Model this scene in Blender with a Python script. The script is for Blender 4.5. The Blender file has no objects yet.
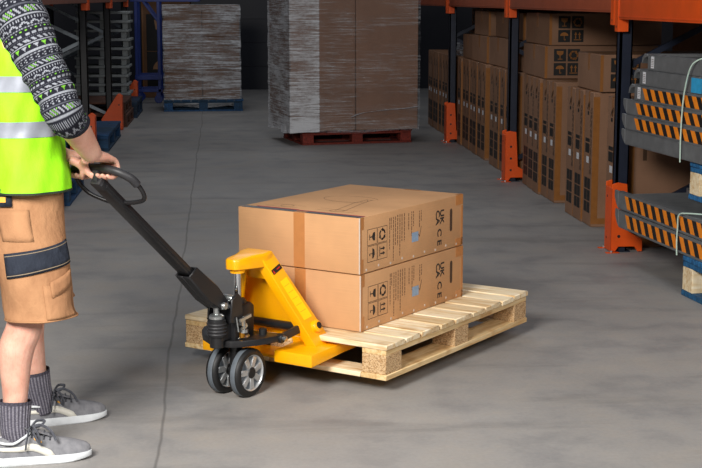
import bpy, bmesh, math, random
from mathutils import Vector, Matrix, Euler
random.seed(7)
S = bpy.context.scene
COL = S.collection
PI = math.pi
V = Vector
R = math.radians

# ------------------------------------------------------------------ materials
def lin(h):
    h = h.lstrip('#')
    c = [int(h[i:i+2], 16) / 255 for i in (0, 2, 4)]
    return tuple((x / 12.92 if x <= 0.04045 else ((x + 0.055) / 1.055) ** 2.4) for x in c) + (1,)

class NT:
    def __init__(s, name):
        s.m = bpy.data.materials.new(name); s.m.use_nodes = True
        s.t = s.m.node_tree; s.n = s.t.nodes; s.l = s.t.links
        s.b = s.n['Principled BSDF']; s.out = s.n['Material Output']
    def node(s, ty, **kw):
        n = s.n.new(ty)
        for k, v in kw.items(): setattr(n, k, v)
        return n
    def link(s, a, b): s.l.new(a, b)
    def coord(s, scale=(1, 1, 1), kind='Object', rot=(0, 0, 0)):
        tc = s.node('ShaderNodeTexCoord'); mp = s.node('ShaderNodeMapping')
        mp.inputs['Scale'].default_value = scale; mp.inputs['Rotation'].default_value = rot
        s.link(tc.outputs[kind], mp.inputs['Vector']); return mp.outputs['Vector']
    def noise(s, vec, scale, detail=4, rough=0.55):
        n = s.node('ShaderNodeTexNoise'); n.inputs['Scale'].default_value = scale
        n.inputs['Detail'].default_value = detail; n.inputs['Roughness'].default_value = rough
        s.link(vec, n.inputs['Vector']); return n.outputs['Fac']
    def ramp(s, fac, stops, interp='LINEAR'):
        r = s.node('ShaderNodeValToRGB'); e = r.color_ramp; e.interpolation = interp
        while len(e.elements) > 1: e.elements.remove(e.elements[-1])
        for i, (p, c) in enumerate(stops):
            if not isinstance(c, (tuple, list)): c = (c, c, c, 1)
            if i == 0: e.elements[0].position = p; e.elements[0].color = c
            else: q = e.elements.new(p); q.color = c
        s.link(fac, r.inputs['Fac']); return r.outputs['Color']
    def mix(s, a, b, fac, mode='MIX'):
        n = s.node('ShaderNodeMix'); n.data_type = 'RGBA'; n.blend_type = mode
        for sock, v in ((n.inputs['Factor'], fac), (n.inputs['A'], a), (n.inputs['B'], b)):
            pass
        ins = [i for i in n.inputs if i.name == 'Factor' and i.type == 'VALUE'][0]
        A = [i for i in n.inputs if i.name == 'A' and i.type == 'RGBA'][0]
        B = [i for i in n.inputs if i.name == 'B' and i.type == 'RGBA'][0]
        for sock, v in ((ins, fac), (A, a), (B, b)):
            if hasattr(v, 'is_linked') or isinstance(v, bpy.types.NodeSocket): s.link(v, sock)
            else: sock.default_value = v
        return [o for o in n.outputs if o.type == 'RGBA'][0]
    def math(s, op, a, b=None, c=None):
        n = s.node('ShaderNodeMath'); n.operation = op
        for i, v in enumerate((a, b, c)):
            if v is None: continue
            if isinstance(v, bpy.types.NodeSocket): s.link(v, n.inputs[i])
            else: n.inputs[i].default_value = v
        return n.outputs[0]
    def bump(s, h, strength=0.2, dist=0.01):
        n = s.node('ShaderNodeBump'); n.inputs['Strength'].default_value = strength
        n.inputs['Distance'].default_value = dist
        s.link(h, n.inputs['Height']); s.link(n.outputs['Normal'], s.b.inputs['Normal'])
    def base(s, v):
        if isinstance(v, bpy.types.NodeSocket): s.link(v, s.b.inputs['Base Color'])
        else: s.b.inputs['Base Color'].default_value = v
    def set(s, **kw):
        for k, v in kw.items():
            i = s.b.inputs[k.replace('_', ' ')]
            if isinstance(v, bpy.types.NodeSocket): s.link(v, i)
            else: i.default_value = v

MATS = {}
def plain(name, col, rough=0.5, metal=0.0, var=0.12, scale=30, bump=0.0, **kw):
    t = NT(name); c = lin(col) if isinstance(col, str) else col
    f = t.noise(t.coord(), scale)
    d = tuple(x * (1 - var) for x in c[:3]) + (1,); u = tuple(min(1, x * (1 + var)) for x in c[:3]) + (1,)
    t.base(t.ramp(f, [(0.3, d), (0.7, u)]))
    t.set(Roughness=rough, Metallic=metal)
    if bump: t.bump(f, bump, 0.004)
    for k, v in kw.items(): t.set(**{k: v})
    MATS[name] = t.m; return t.m

def cardboard(name, col, var=0.09):
    t = NT(name); c = lin(col); v1 = t.coord()
    oi = t.node('ShaderNodeObjectInfo')
    f = t.noise(v1, 4, 3); g = t.noise(t.coord((1, 1, 90)), 6, 2)
    d = tuple(x * (1 - var * 1.6) for x in c[:3]) + (1,); u = tuple(min(1, x * (1 + var)) for x in c[:3]) + (1,)
    col1 = t.ramp(f, [(0.25, d), (0.75, u)])
    col2 = t.mix(col1, t.ramp(g, [(0.3, 0.88), (0.7, 1.0)]), 0.6, 'MULTIPLY')
    col3 = t.mix(col2, t.ramp(oi.outputs['Random'], [(0, 0.86), (1, 1.06)]), 1.0, 'MULTIPLY')
    t.base(col3); t.set(Roughness=0.72); t.set(**{'Specular IOR Level': 0.25}); t.bump(g, 0.06, 0.002)
    MATS[name] = t.m; return t.m

def wood(name, a, b, c, grain=(22, 1.6, 22)):
    t = NT(name)
    oi = t.node('ShaderNodeObjectInfo'); tc = t.node('ShaderNodeTexCoord')
    off = t.node('ShaderNodeVectorMath'); off.operation = 'ADD'
    comb = t.node('ShaderNodeCombineXYZ')
    t.link(t.math('MULTIPLY', oi.outputs['Random'], 37.0), comb.inputs[1]); t.link(t.math('MULTIPLY', oi.outputs['Random'], 11.0), comb.inputs[2])
    t.link(tc.outputs['Object'], off.inputs[0]); t.link(comb.outputs[0], off.inputs[1])
    mp = t.node('ShaderNodeMapping'); mp.inputs['Scale'].default_value = grain; t.link(off.outputs[0], mp.inputs['Vector'])
    f = t.noise(mp.outputs['Vector'], 2.5, 6, 0.6); k = t.noise(off.outputs[0], 7, 2)
    col = t.ramp(f, [(0.3, lin(c)), (0.5, lin(a)), (0.72, lin(b))])
    col = t.mix(col, t.ramp(k, [(0.28, (0.62, 0.46, 0.3, 1)), (0.42, (1, 1, 1, 1))]), 0.7, 'MULTIPLY')
    col = t.mix(col, t.ramp(oi.outputs['Random'], [(0, (0.80, 0.70, 0.56, 1)), (0.5, (1, 0.97, 0.92, 1)), (1, (1.14, 1.16, 1.18, 1))]), 1.0, 'MULTIPLY')
    t.base(col); t.set(Roughness=0.75); t.bump(f, 0.25, 0.003)
    MATS[name] = t.m; return t.m

def chipboard(name, a, b, c):
    t = NT(name); v = t.coord((1, 1, 1.4))
    vo = t.node('ShaderNodeTexVoronoi'); vo.inputs['Scale'].default_value = 210; t.link(v, vo.inputs['Vector'])
    sep = t.node('ShaderNodeSeparateColor'); t.link(vo.outputs['Color'], sep.inputs[0])
    col = t.ramp(sep.outputs[0], [(0.0, lin(c)), (0.35, lin(a)), (0.8, lin(b))])
    t.base(col); t.set(Roughness=0.85); t.bump(sep.outputs[1], 0.4, 0.002)
    MATS[name] = t.m; return t.m

def film(name, tint='#d9dadb', lo=.50, hi=.68, mx_=.7, edge=None):
    # thin stretch film: clear where it lies flat, milky along the folds
    t = NT(name)
    f = t.noise(t.coord((1.3, 1.3, 34)), 2.0, 8, 0.76)
    g = t.noise(t.coord((1.1, 1.1, 2.6)), 1.6, 3)
    h = t.noise(t.coord((5, 5, 9), rot=(0.3, 0.2, 0.1)), 4, 6, 0.7)
    s = t.math('ADD', t.math('MULTIPLY', f, 0.6), t.math('ADD', t.math('MULTIPLY', g, 0.26), t.math('MULTIPLY', h, 0.14)))
    q = s
    if edge:   # more turns of film, so milkier, up to a vertical edge
        tc = t.node('ShaderNodeTexCoord'); sp = t.node('ShaderNodeSeparateXYZ'); t.link(tc.outputs['Object'], sp.inputs[0])
        m = t.ramp(t.math('MULTIPLY_ADD', sp.outputs[0], 1.0, 0.0), [(edge-.012, 1.0), (edge, 0.0)])
        bw0 = t.node('ShaderNodeRGBToBW'); t.link(m, bw0.inputs[0]); q = t.math('MULTIPLY_ADD', bw0.outputs[0], .13, s)
        z = t.ramp(t.math('MULTIPLY', sp.outputs[2], .5), [(.0, 1.0), (.12, 0.9), (.16, 0.0)]); bz = t.node('ShaderNodeRGBToBW'); t.link(z, bz.inputs[0]); q = t.math('MULTIPLY_ADD', bz.outputs[0], .05, q)
    fac = t.ramp(q, [(lo, 0.02), ((lo+hi)/2, mx_*.3), (hi, mx_)])
    t.base(lin(tint)); t.set(Roughness=0.3); t.bump(s, 0.9, 0.03)
    tr = t.node('ShaderNodeBsdfTransparent'); tr.inputs[0].default_value = (0.95, 0.95, 0.96, 1)
    mx = t.node('ShaderNodeMixShader')
    bw = t.node('ShaderNodeRGBToBW'); t.link(fac, bw.inputs[0])
    t.link(bw.outputs[0], mx.inputs[0]); t.link(tr.outputs[0], mx.inputs[1]); t.link(t.b.outputs[0], mx.inputs[2])
    t.link(mx.outputs[0], t.out.inputs['Surface'])
    MATS[name] = t.m; return t.m

def concrete():
    t = NT('concrete'); tc = t.node('ShaderNodeTexCoord'); P = tc.outputs['Object']
    a = t.noise(P, 0.55, 5, 0.6); b = t.noise(P, 3.2, 6, 0.65); c = t.noise(P, 60, 3, 0.6)
    mp = t.node('ShaderNodeMapping'); mp.inputs['Scale'].default_value = (0.5, 2.6, 1); mp.inputs['Rotation'].default_value = (0, 0, 0.5)
    t.link(P, mp.inputs['Vector']); st = t.noise(mp.outputs['Vector'], 1.6, 5, 0.62)
    col = t.ramp(a, [(0.3, lin('#8b8885')), (0.55, lin('#989592')), (0.75, lin('#a6a39f'))])
    col = t.mix(col, t.ramp(b, [(0.25, (0.72,0.74,0.78,1)), (0.5, (1,1,1,1)), (0.8, (1.14,1.08,1.0,1))]), 1.0, 'MULTIPLY')
    col = t.mix(col, t.ramp(st, [(0.28, 0.58), (0.45, 0.98), (1, 1.0)]), 0.55, 'MULTIPLY')
    col = t.mix(col, t.ramp(c, [(0.3, 0.93), (0.7, 1.05)]), 0.8, 'MULTIPLY')
    # saw-cut joint along the aisle
    sep = t.node('ShaderNodeSeparateXYZ'); t.link(P, sep.inputs[0])
    wob = t.math('MULTIPLY', t.math('SUBTRACT', t.noise(P, 1.1, 3), 0.5), 0.05)
    d = t.math('ABSOLUTE', t.math('ADD', t.math('SUBTRACT', sep.outputs[0], t.math('MULTIPLY_ADD', sep.outputs[1], -0.008, -0.235)), wob))
    ln = t.ramp(d, [(0.0, 1.0), (0.0035, 0.7), (0.007, 0.0)])
    col = t.mix(col, (0.055, 0.05, 0.046, 1), t.math('MULTIPLY', ln, 0.55))
    t.base(col)
    t.set(Roughness=t.ramp(b, [(0.3, 0.5), (0.7, 0.72)])); t.set(**{'Specular IOR Level': 0.35}); t.bump(c, 0.08, 0.002)
    MATS['concrete'] = t.m

concrete()
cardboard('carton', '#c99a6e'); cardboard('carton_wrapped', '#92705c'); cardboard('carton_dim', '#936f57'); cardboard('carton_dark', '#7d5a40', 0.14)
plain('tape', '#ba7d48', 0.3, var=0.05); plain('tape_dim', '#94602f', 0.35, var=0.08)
plain('ink', '#2c2622', 0.7); plain('ink_soft', '#6b4f38', 0.75); plain('ink_black', '#141312', 0.6); plain('hole_dark', '#4a3423', 0.9)
plain('carton_edge', '#cfc0b2', 0.7); plain('sticker_blue', '#8fa6bf', 0.5); plain('red_line', '#a83232', 0.6); plain('grey_band', '#4d4a4c', 0.4)
wood('pine', '#ecdab6', '#f8eeda', '#cfa871'); wood('pine_long', '#e2c592', '#f0dcb4', '#bf935c', (1.6, 22, 22))
chipboard('chip', '#bd9668', '#d6b88e', '#8f6a42')
wood('blue_wood', '#1f5f93', '#2f78ad', '#163f60'); wood('deep_blue_wood', '#1c466f', '#2a5c88', '#122d49'); wood('red_wood', '#7a2a1e', '#93392a', '#4a1710'); wood('brown_wood', '#5c3a2c', '#6d4736', '#38221a'); wood('navy_wood', '#223a57', '#2c4a6c', '#152233')
plain('yellow', '#ffb000', 0.36, var=0.02); MATS['yellow'].node_tree.nodes['Principled BSDF'].inputs['Coat Weight'].default_value = 0.15
plain('yellow_sticker', '#ffd800', 0.45, var=0.01)
plain('black_paint', '#1c1c1e', 0.38, var=0.15); plain('black_plastic', '#2a2a2d', 0.5, var=0.12); plain('rubber', '#161617', 0.55); plain('tyre_grey', '#5c636a', 0.5)
plain('chrome', '#dadde0', 0.12, 1.0, 0.03); plain('zinc', '#b9bdbd', 0.3, 0.9, 0.1, 60); plain('cast_alu', '#c4c7c9', 0.38, 0.65, 0.12, 40)
plain('red_poly', '#c4171b', 0.4); plain('brass', '#b07a28', 0.35, 0.8)
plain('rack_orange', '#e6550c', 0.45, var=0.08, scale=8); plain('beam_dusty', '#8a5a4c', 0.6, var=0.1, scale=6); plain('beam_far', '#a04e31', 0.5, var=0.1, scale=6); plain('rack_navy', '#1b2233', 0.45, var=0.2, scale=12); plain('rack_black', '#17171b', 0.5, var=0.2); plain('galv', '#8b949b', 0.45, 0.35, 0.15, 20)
plain('alu', '#7c7e80', 0.38, 0.35, 0.14, 14); plain('alu_dark', '#7b7e80', 0.5, 0.25, 0.16, 14)
plain('stripe_black', '#1a1818', 0.5); plain('stripe_orange', '#f28a17', 0.5); plain('paper', '#d9dade', 0.6); plain('sticker_cyan', '#2f9ed2', 0.5); plain('cord', '#b9cfc2', 0.6)
plain('blue_paint', '#173483', 0.45, var=0.15); plain('pale_plastic', '#8d9292', 0.6, var=0.12); plain('wall', '#34343a', 0.85, var=0.1, scale=2); plain('shutter', '#1b1e29', 0.5, var=0.1, scale=3)
film('film_big', '#eceef2', lo=.50, hi=.68, mx_=.85, edge=.935); film('film_small', '#e6e9ee', .42, .58, .95)
# person
t = NT('skin'); f = t.noise(t.coord(), 16, 5); g = t.noise(t.coord((1, 1, 0.35)), 220, 2)
c = t.ramp(f, [(0.3, lin('#cf9580')), (0.7, lin('#e2b29d'))]); c = t.mix(c, t.ramp(g, [(0.32, 0.72), (0.5, 1.0)]), 0.35, 'MULTIPLY')
t.base(c); t.set(Roughness=0.5); t.set(**{'Subsurface Weight': 0.12, 'Subsurface Scale': 0.01}); MATS['skin'] = t.m
t = NT('hivis'); f = t.noise(t.coord((1, 1, 0.45)), 6, 4); g = t.noise(t.coord(), 260, 2)
t.base(t.ramp(f, [(0.25, lin('#7fe000')), (0.7, lin('#a2f510'))])); t.set(Roughness=0.7)
t.bump(t.math('ADD', f, t.math('MULTIPLY', g, 0.06)), 0.45, 0.03); MATS['hivis'] = t.m
plain('reflective', '#989da8', 0.4, 0.2, 0.06); plain('hem_shade', '#1e2a1c', 0.8)
def cloth(name, col, dark, sc=5, bump=0.5):
    t = NT(name); f = t.noise(t.coord((1, 1, 0.6)), sc, 5, 0.6); g = t.noise(t.coord(), 300, 2)
    t.base(t.ramp(f, [(0.28, lin(dark)), (0.62, lin(col))])); t.set(Roughness=0.85); t.set(**{'Specular IOR Level': 0.2})
    t.bump(t.math('ADD', f, t.math('MULTIPLY', g, 0.05)), bump, 0.03); MATS[name] = t.m
cloth('khaki', '#ad815d', '#93694a', 9, 0.5); cloth('navy_cloth', '#2b303b', '#1e222b', 20); cloth('suede', '#86868a', '#707176', 40, 0.2); cloth('lace', '#5d5f66', '#4b4d54', 60)
plain('sole', '#d9dde0', 0.6, var=0.06); plain('formstrip', '#d6d3c8', 0.6, var=0.04); plain('gold', '#e0a028', 0.5); plain('thread', '#85755f', 0.8); plain('hair', '#2c1d14', 0.7); plain('eye', '#e9e6e0', 0.3); plain('iris', '#3a2a1c', 0.3); plain('lip', '#b9766a', 0.5)
t = NT('sock'); v = t.coord((1, 1, 1)); w = t.node('ShaderNodeAttribute'); w.attribute_name = 'Col'
g = t.noise(t.coord((1, 1, 2.5)), 120, 3); t.base(t.mix(w.outputs['Color'], t.ramp(g, [(0.35, 0.6), (0.65, 1.25)]), 0.9, 'MULTIPLY')); t.set(Roughness=0.95); t.bump(g, 0.5, 0.004); MATS['sock'] = t.m
t = NT('knit'); w = t.node('ShaderNodeAttribute'); w.attribute_name = 'Col'; g = t.noise(t.coord(), 260, 2); f = t.noise(t.coord(), 14, 3)
t.base(t.mix(w.outputs['Color'], t.ramp(g, [(0.3, 0.7), (0.7, 1.2)]), 0.8, 'MULTIPLY')); t.set(Roughness=0.95); t.set(**{'Specular IOR Level': 0.1}); t.bump(t.math('ADD', f, t.math('MULTIPLY', g, 0.1)), 0.5, 0.02); MATS['knit'] = t.m

# ------------------------------------------------------------------ mesh helpers
class MB:
    def __init__(s): s.b = bmesh.new()
    def box(s, x0, x1, y0, y1, z0, z1, M=None):
        vs = [s.b.verts.new(V(p)) for p in ((x0,y0,z0),(x1,y0,z0),(x1,y1,z0),(x0,y1,z0),(x0,y0,z1),(x1,y0,z1),(x1,y1,z1),(x0,y1,z1))]
        if M:
            for v in vs: v.co = M @ v.co
        for f in ((0,3,2,1),(4,5,6,7),(0,1,5,4),(1,2,6,5),(2,3,7,6),(3,0,4,7)): s.b.faces.new([vs[i] for i in f])
        return s
    def loft(s, rings, cap=True, closed=True):
        rs = [[s.b.verts.new(V(p)) for p in r] for r in rings]
        n = len(rs[0])
        for a, b in zip(rs, rs[1:]):
            for i in range(n if closed else n - 1):
                j = (i + 1) % n; s.b.faces.new((a[i], a[j], b[j], b[i]))
        if cap and closed:
            s.b.faces.new(rs[0][::-1]); s.b.faces.new(rs[-1])
        return s
    def tube(s, pts, rad, n=12, flat=1.0, up=None, cap=True):
        pts = [V(p) for p in pts]; k = len(pts)
        rad = rad if isinstance(rad, list) else [rad] * k
        rings = []; prev = None
        for i, p in enumerate(pts):
            d = (pts[min(i+1, k-1)] - pts[max(i-1, 0)]).normalized()
            if prev is None:
                u = V(up) if up else (V((0,0,1)) if abs(d.z) < 0.9 else V((1,0,0)))
            else: u = prev
            a = (u - d * u.dot(d)).normalized(); b = d.cross(a); prev = a
            r = rad[i]; ra, rb = (r if isinstance(r, (tuple, list)) else (r, r * flat))
            rings.append([p + a * ra * math.cos(2*PI*j/n) + b * rb * math.sin(2*PI*j/n) for j in range(n)])
        return s.loft(rings, cap)
    def cyl(s, a, b, r, n=20, r2=None): return s.tube([a, b], [r, r if r2 is None else r2], n)
    def bar(s, a, b, w, h, up=(0,0,1)):
        a, b = V(a), V(b); d = (b - a).normalized(); u = V(up); y = u.cross(d).normalized(); z = d.cross(y)
        return s.loft([[p + y*w/2*i + z*h/2*j for i, j in ((-1,-1),(1,-1),(1,1),(-1,1))] for p in (a, b)])
    def prism(s, poly, d):  # poly: 3D points, d: extrusion vector
        d = V(d); return s.loft([[V(p) for p in poly], [V(p) + d for p in poly]])
    def lathe(s, prof, c, axis, n=28):  # prof: (r, h)
        ax = V(axis).normalized(); u = ax.orthogonal().normalized(); w = ax.cross(u); c = V(c)
        rings = [[c + ax*h + (u*math.cos(2*PI*j/n) + w*math.sin(2*PI*j/n))*r for j in range(n)] for r, h in prof]
        return s.loft(rings, cap=prof[0] != prof[-1])
    def ball(s, c, r, sc=(1,1,1), n=14):
        M = Matrix.Translation(V(c)) @ Matrix.Diagonal((sc[0]*r, sc[1]*r, sc[2]*r, 1))
        bmesh.ops.create_uvsphere(s.b, u_segments=n, v_segments=max(6, n*2//3), radius=1, matrix=M); return s
    def mesh(s, name, bevel=0, seg=2, smooth=False):
        bmesh.ops.recalc_face_normals(s.b, faces=s.b.faces)
        if bevel:
            es = [e for e in s.b.edges if len(e.link_faces) == 2 and e.calc_face_angle(0) > 0.5]
            bmesh.ops.bevel(s.b, geom=es, offset=bevel, segments=seg, affect='EDGES', profile=0.6, clamp_overlap=True)
        me = bpy.data.meshes.new(name); s.b.to_mesh(me); s.b.free()
        if smooth:
            me.polygons.foreach_set('use_smooth', [True] * len(me.polygons))
            try: me.set_sharp_from_angle(angle=R(38))
            except Exception: pass
        return me
    def build(s, name, m, parent=None, bevel=0, seg=2, smooth=False, label=None):
        me = s.mesh(name, bevel, seg, smooth or bevel > 0)
        return link(name, me, m, parent, label)

def link(name, me, m, parent=None, label=None):
    o = bpy.data.objects.new(name, me); COL.objects.link(o)
    if m and not me.materials: me.materials.append(MATS[m])
    if parent: o.parent = parent
    if label: o['label'] = label
    return o
def tag(o, label=None, cat=None, group=None, kind=None):
    if label: o['label'] = label
    if cat: o['category'] = cat
    if group: o['group'] = group
    if kind: o['kind'] = kind
    return o
def thing(name, label, cat, loc=(0,0,0), rz=0, group=None):
    o = bpy.data.objects.new(name, None); COL.objects.link(o); o.empty_display_size = 0.1
    o.location = loc; o.rotation_euler = (0, 0, rz)
    return tag(o, label, cat, group)
def copy_tree(o, parent=None):
    c = o.copy(); COL.objects.link(c)
    if parent: c.parent = parent
    for ch in list(o.children): copy_tree(ch, c)
    return c
def dup(root, loc, rz, label, group=None, cat=None):
    c = copy_tree(root); c.location = loc; c.rotation_euler = (0, 0, rz); c['label'] = label
    if group: c['group'] = group
    elif 'group' in c: del c['group']
    if cat: c['category'] = cat
    return c
def text_mesh(s, size, M, depth=0.0004):
    cu = bpy.data.curves.new('txt', 'FONT'); cu.body = s; cu.size = size; cu.align_x = 'LEFT'; cu.offset = size*.03
    o = bpy.data.objects.new('txt', cu); COL.objects.link(o)
    dg = bpy.context.evaluated_depsgraph_get(); me = bpy.data.meshes.new_from_object(o.evaluated_get(dg))
    bpy.data.objects.remove(o); me.transform(M); return me
def add_mesh(mb, me):
    mb.b.from_mesh(me); bpy.data.meshes.remove(me)
def frame(o, ex, ey):
    ex, ey = V(ex), V(ey); ez = ex.cross(ey)
    return Matrix((( ex.x, ey.x, ez.x, o[0]), (ex.y, ey.y, ez.y, o[1]), (ex.z, ey.z, ez.z, o[2]), (0,0,0,1)))
def smoothpts(pts, n=6):
    pts = [V(p) for p in pts]; out = []
    for i in range(len(pts)-1):
        p0 = pts[max(i-1,0)]; p1 = pts[i]; p2 = pts[i+1]; p3 = pts[min(i+2, len(pts)-1)]
        for k in range(n):
            t = k/n
            out.append(0.5*((2*p1) + (p2-p0)*t + (2*p0-5*p1+4*p2-p3)*t*t + (3*p1-p0-3*p2+p3)*t**3))
    out.append(pts[-1]); return out
def lerp_list(vals, n):
    out = []
    for i in range(len(vals)-1):
        for k in range(n):
            a, b = vals[i], vals[i+1]
            out.append(tuple(p + (q-p)*k/n for p, q in zip(a, b)) if isinstance(a, tuple) else a + (b-a)*k/n)
    out.append(vals[-1]); return out

# flat printed shapes drawn in a face frame: M maps (x right, y up, 0) to the face
def quad(mb, M, x0, x1, y0, y1, z=0.0):
    vs = [mb.b.verts.new(M @ V(p)) for p in ((x0,y0,z),(x1,y0,z),(x1,y1,z),(x0,y1,z))]; mb.b.faces.new(vs)
def poly(mb, M, pts, z=0.0):
    mb.b.faces.new([mb.b.verts.new(M @ V((p[0], p[1], z))) for p in pts])
def line2(mb, M, pts, w, z=0.0):
    for a, b in zip(pts, pts[1:]):
        a, b = V((a[0], a[1], 0)), V((b[0], b[1], 0)); d = (b-a)
        if d.length < 1e-6: continue
        d.normalize(); n = V((-d.y, d.x, 0))*w/2; a2 = a - d*w*0.4; b2 = b + d*w*0.4
        mb.b.faces.new([mb.b.verts.new(M @ (p + V((0,0,z)))) for p in (a2-n, b2-n, b2+n, a2+n)])
def outline(mb, M, x0, x1, y0, y1, w, z=0.0): line2(mb, M, [(x0,y0),(x1,y0),(x1,y1),(x0,y1),(x0,y0)], w, z)
def sym_glass(mb, M, x, y, s, z=0):
    poly(mb, M, [(x-.3*s,y+.36*s),(x-.26*s,y+.1*s),(x-.06*s,y-.02*s),(x+.06*s,y-.02*s),(x+.26*s,y+.1*s),(x+.3*s,y+.36*s)], z)
    quad(mb, M, x-.035*s, x+.035*s, y-.3*s, y-.02*s, z); quad(mb, M, x-.2*s, x+.2*s, y-.36*s, y-.3*s, z)
def sym_umbrella(mb, M, x, y, s, z=0):
    poly(mb, M, [(x+.36*s*math.cos(a), y+.02*s+.3*s*math.sin(a)) for a in [PI*i/10 for i in range(11)]], z)
    quad(mb, M, x-.025*s, x+.025*s, y-.34*s, y+.02*s, z); line2(mb, M, [(x,y-.34*s),(x+.1*s,y-.34*s),(x+.1*s,y-.26*s)], .05*s, z)
def sym_up(mb, M, x, y, s, z=0):
    for dx in (-.17, .17):
        poly(mb, M, [(x+dx*s-.13*s,y+.1*s),(x+dx*s+.13*s,y+.1*s),(x+dx*s,y+.36*s)], z); quad(mb, M, x+dx*s-.045*s, x+dx*s+.045*s, y-.24*s, y+.1*s, z)
    quad(mb, M, x-.34*s, x+.34*s, y-.36*s, y-.29*s, z)
def sym_recycle(mb, M, x, y, s, z=0):
    for k in range(3):
        a = PI/2 + k*2*PI/3
        p = [(x+.3*s*math.cos(a+t), y+.3*s*math.sin(a+t)) for t in (0.25, 0.55, 0.75, 1.35, 1.6)]
        line2(mb, M, p, .13*s, z)
        q = p[-1]; d = a+1.6+PI/2
        poly(mb, M, [(q[0]+.16*s*math.cos(d),q[1]+.16*s*math.sin(d)),(q[0]+.15*s*math.cos(d+2.1),q[1]+.15*s*math.sin(d+2.1)),(q[0]+.15*s*math.cos(d-2.1),q[1]+.15*s*math.sin(d-2.1))], z)

# ------------------------------------------------------------------ camera
cam_d = bpy.data.cameras.new('camera'); cam = bpy.data.objects.new('camera', cam_d); COL.objects.link(cam)
cam.location = (0, 0, 1.55); cam_d.sensor_width = 36; cam_d.lens = 1420/702*36; cam_d.clip_end = 100
cam.rotation_euler = (R(90-9.436), 0, R(-4.805)); S.camera = cam
S.view_settings.view_transform = 'Standard'; S.view_settings.look = 'None'

# ------------------------------------------------------------------ the setting
tag(MB().box(-9, 9, -4, 24.6, -0.1, 0).build('floor', 'concrete'), kind='structure')
tag(MB().box(-9, 9, 24.6, 24.8, 0, 5.5).build('wall_back', 'wall'), kind='structure')
tag(MB().box(-9.2, -9, -4, 24.8, 0, 5.5).build('wall_left', 'wall'), kind='structure')
tag(MB().box(9, 9.2, -4, 24.8, 0, 5.5).build('wall_right', 'wall'), kind='structure')
mb = MB()
for k in range(9): mb.box(-0.6, 3.0, 24.50 + (k % 2)*0.004, 24.60, k*0.4, k*0.4+0.395)
dr = tag(mb.build('door_1', 'shutter'), kind='structure')
fr = MB().box(-0.75, -0.6, 24.46, 24.6, 0, 3.7).box(3.0, 3.15, 24.46, 24.6, 0, 3.7)
fr.build('door_frame', 'rack_black', dr)

# ------------------------------------------------------------------ pallets
PAL = {}
def pallet_proto(key, L, W, H, mdeck, mlong, mblock, nb=9):
    root = thing('pallet', 'x', 'pallet')
    tb = 0.022; x = 0
    bw = (L - 0.012*(nb-1))/nb
    for k in range(nb):
        w = bw*(1.12 if k % 2 == 0 else 0.87); 
        y = random.uniform(-0.004, 0.004)
        MB().box(x, x+w, -W/2+y, W/2+y, H-tb, H+random.uniform(-0.001, 0.002)).build('deck_board', mdeck, root, 0.003, 1)
        x += w + 0.012
    for yy in (-W/2+0.0, -0.06, W/2-0.12):
        MB().box(0.004, L-0.004, yy+0.004, yy+0.116, H-2*tb, H-tb).build('stringer_board', mlong, root, 0.002, 1)
        MB().box(0.0, L, yy, yy+0.12, 0, tb).build('base_board', mlong, root, 0.002, 1)
        for xx in (0.004, L/2-0.06, L-0.124):
            MB().box(xx, xx+0.12, yy+0.004, yy+0.116, tb, H-2*tb).build('block', mblock, root, 0.002, 1)
    for xx in (0.0, L-0.12):
        for a, b in ((-W/2+0.122, -0.062), (0.062, W/2-0.122)):
            MB().box(xx, xx+0.12, a, b, 0, tb-0.002).build('base_board', mdeck, root, 0.002, 1)
    PAL[key] = root; return root
TH = R(52)
OX, OY = 0.2070, 5.7170
main_pallet = pallet_proto('pine', 1.245, 1.025, 0.144, 'pine', 'pine_long', 'chip')
main_pallet.location = (OX - .0185, OY - .0075, 0.06); main_pallet.rotation_euler = (0, 0, TH)
main_pallet.name = 'wooden_pallet'; tag(main_pallet, 'pale new wooden pallet lifted on the forks of the yellow pallet truck', 'pallet')

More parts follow.
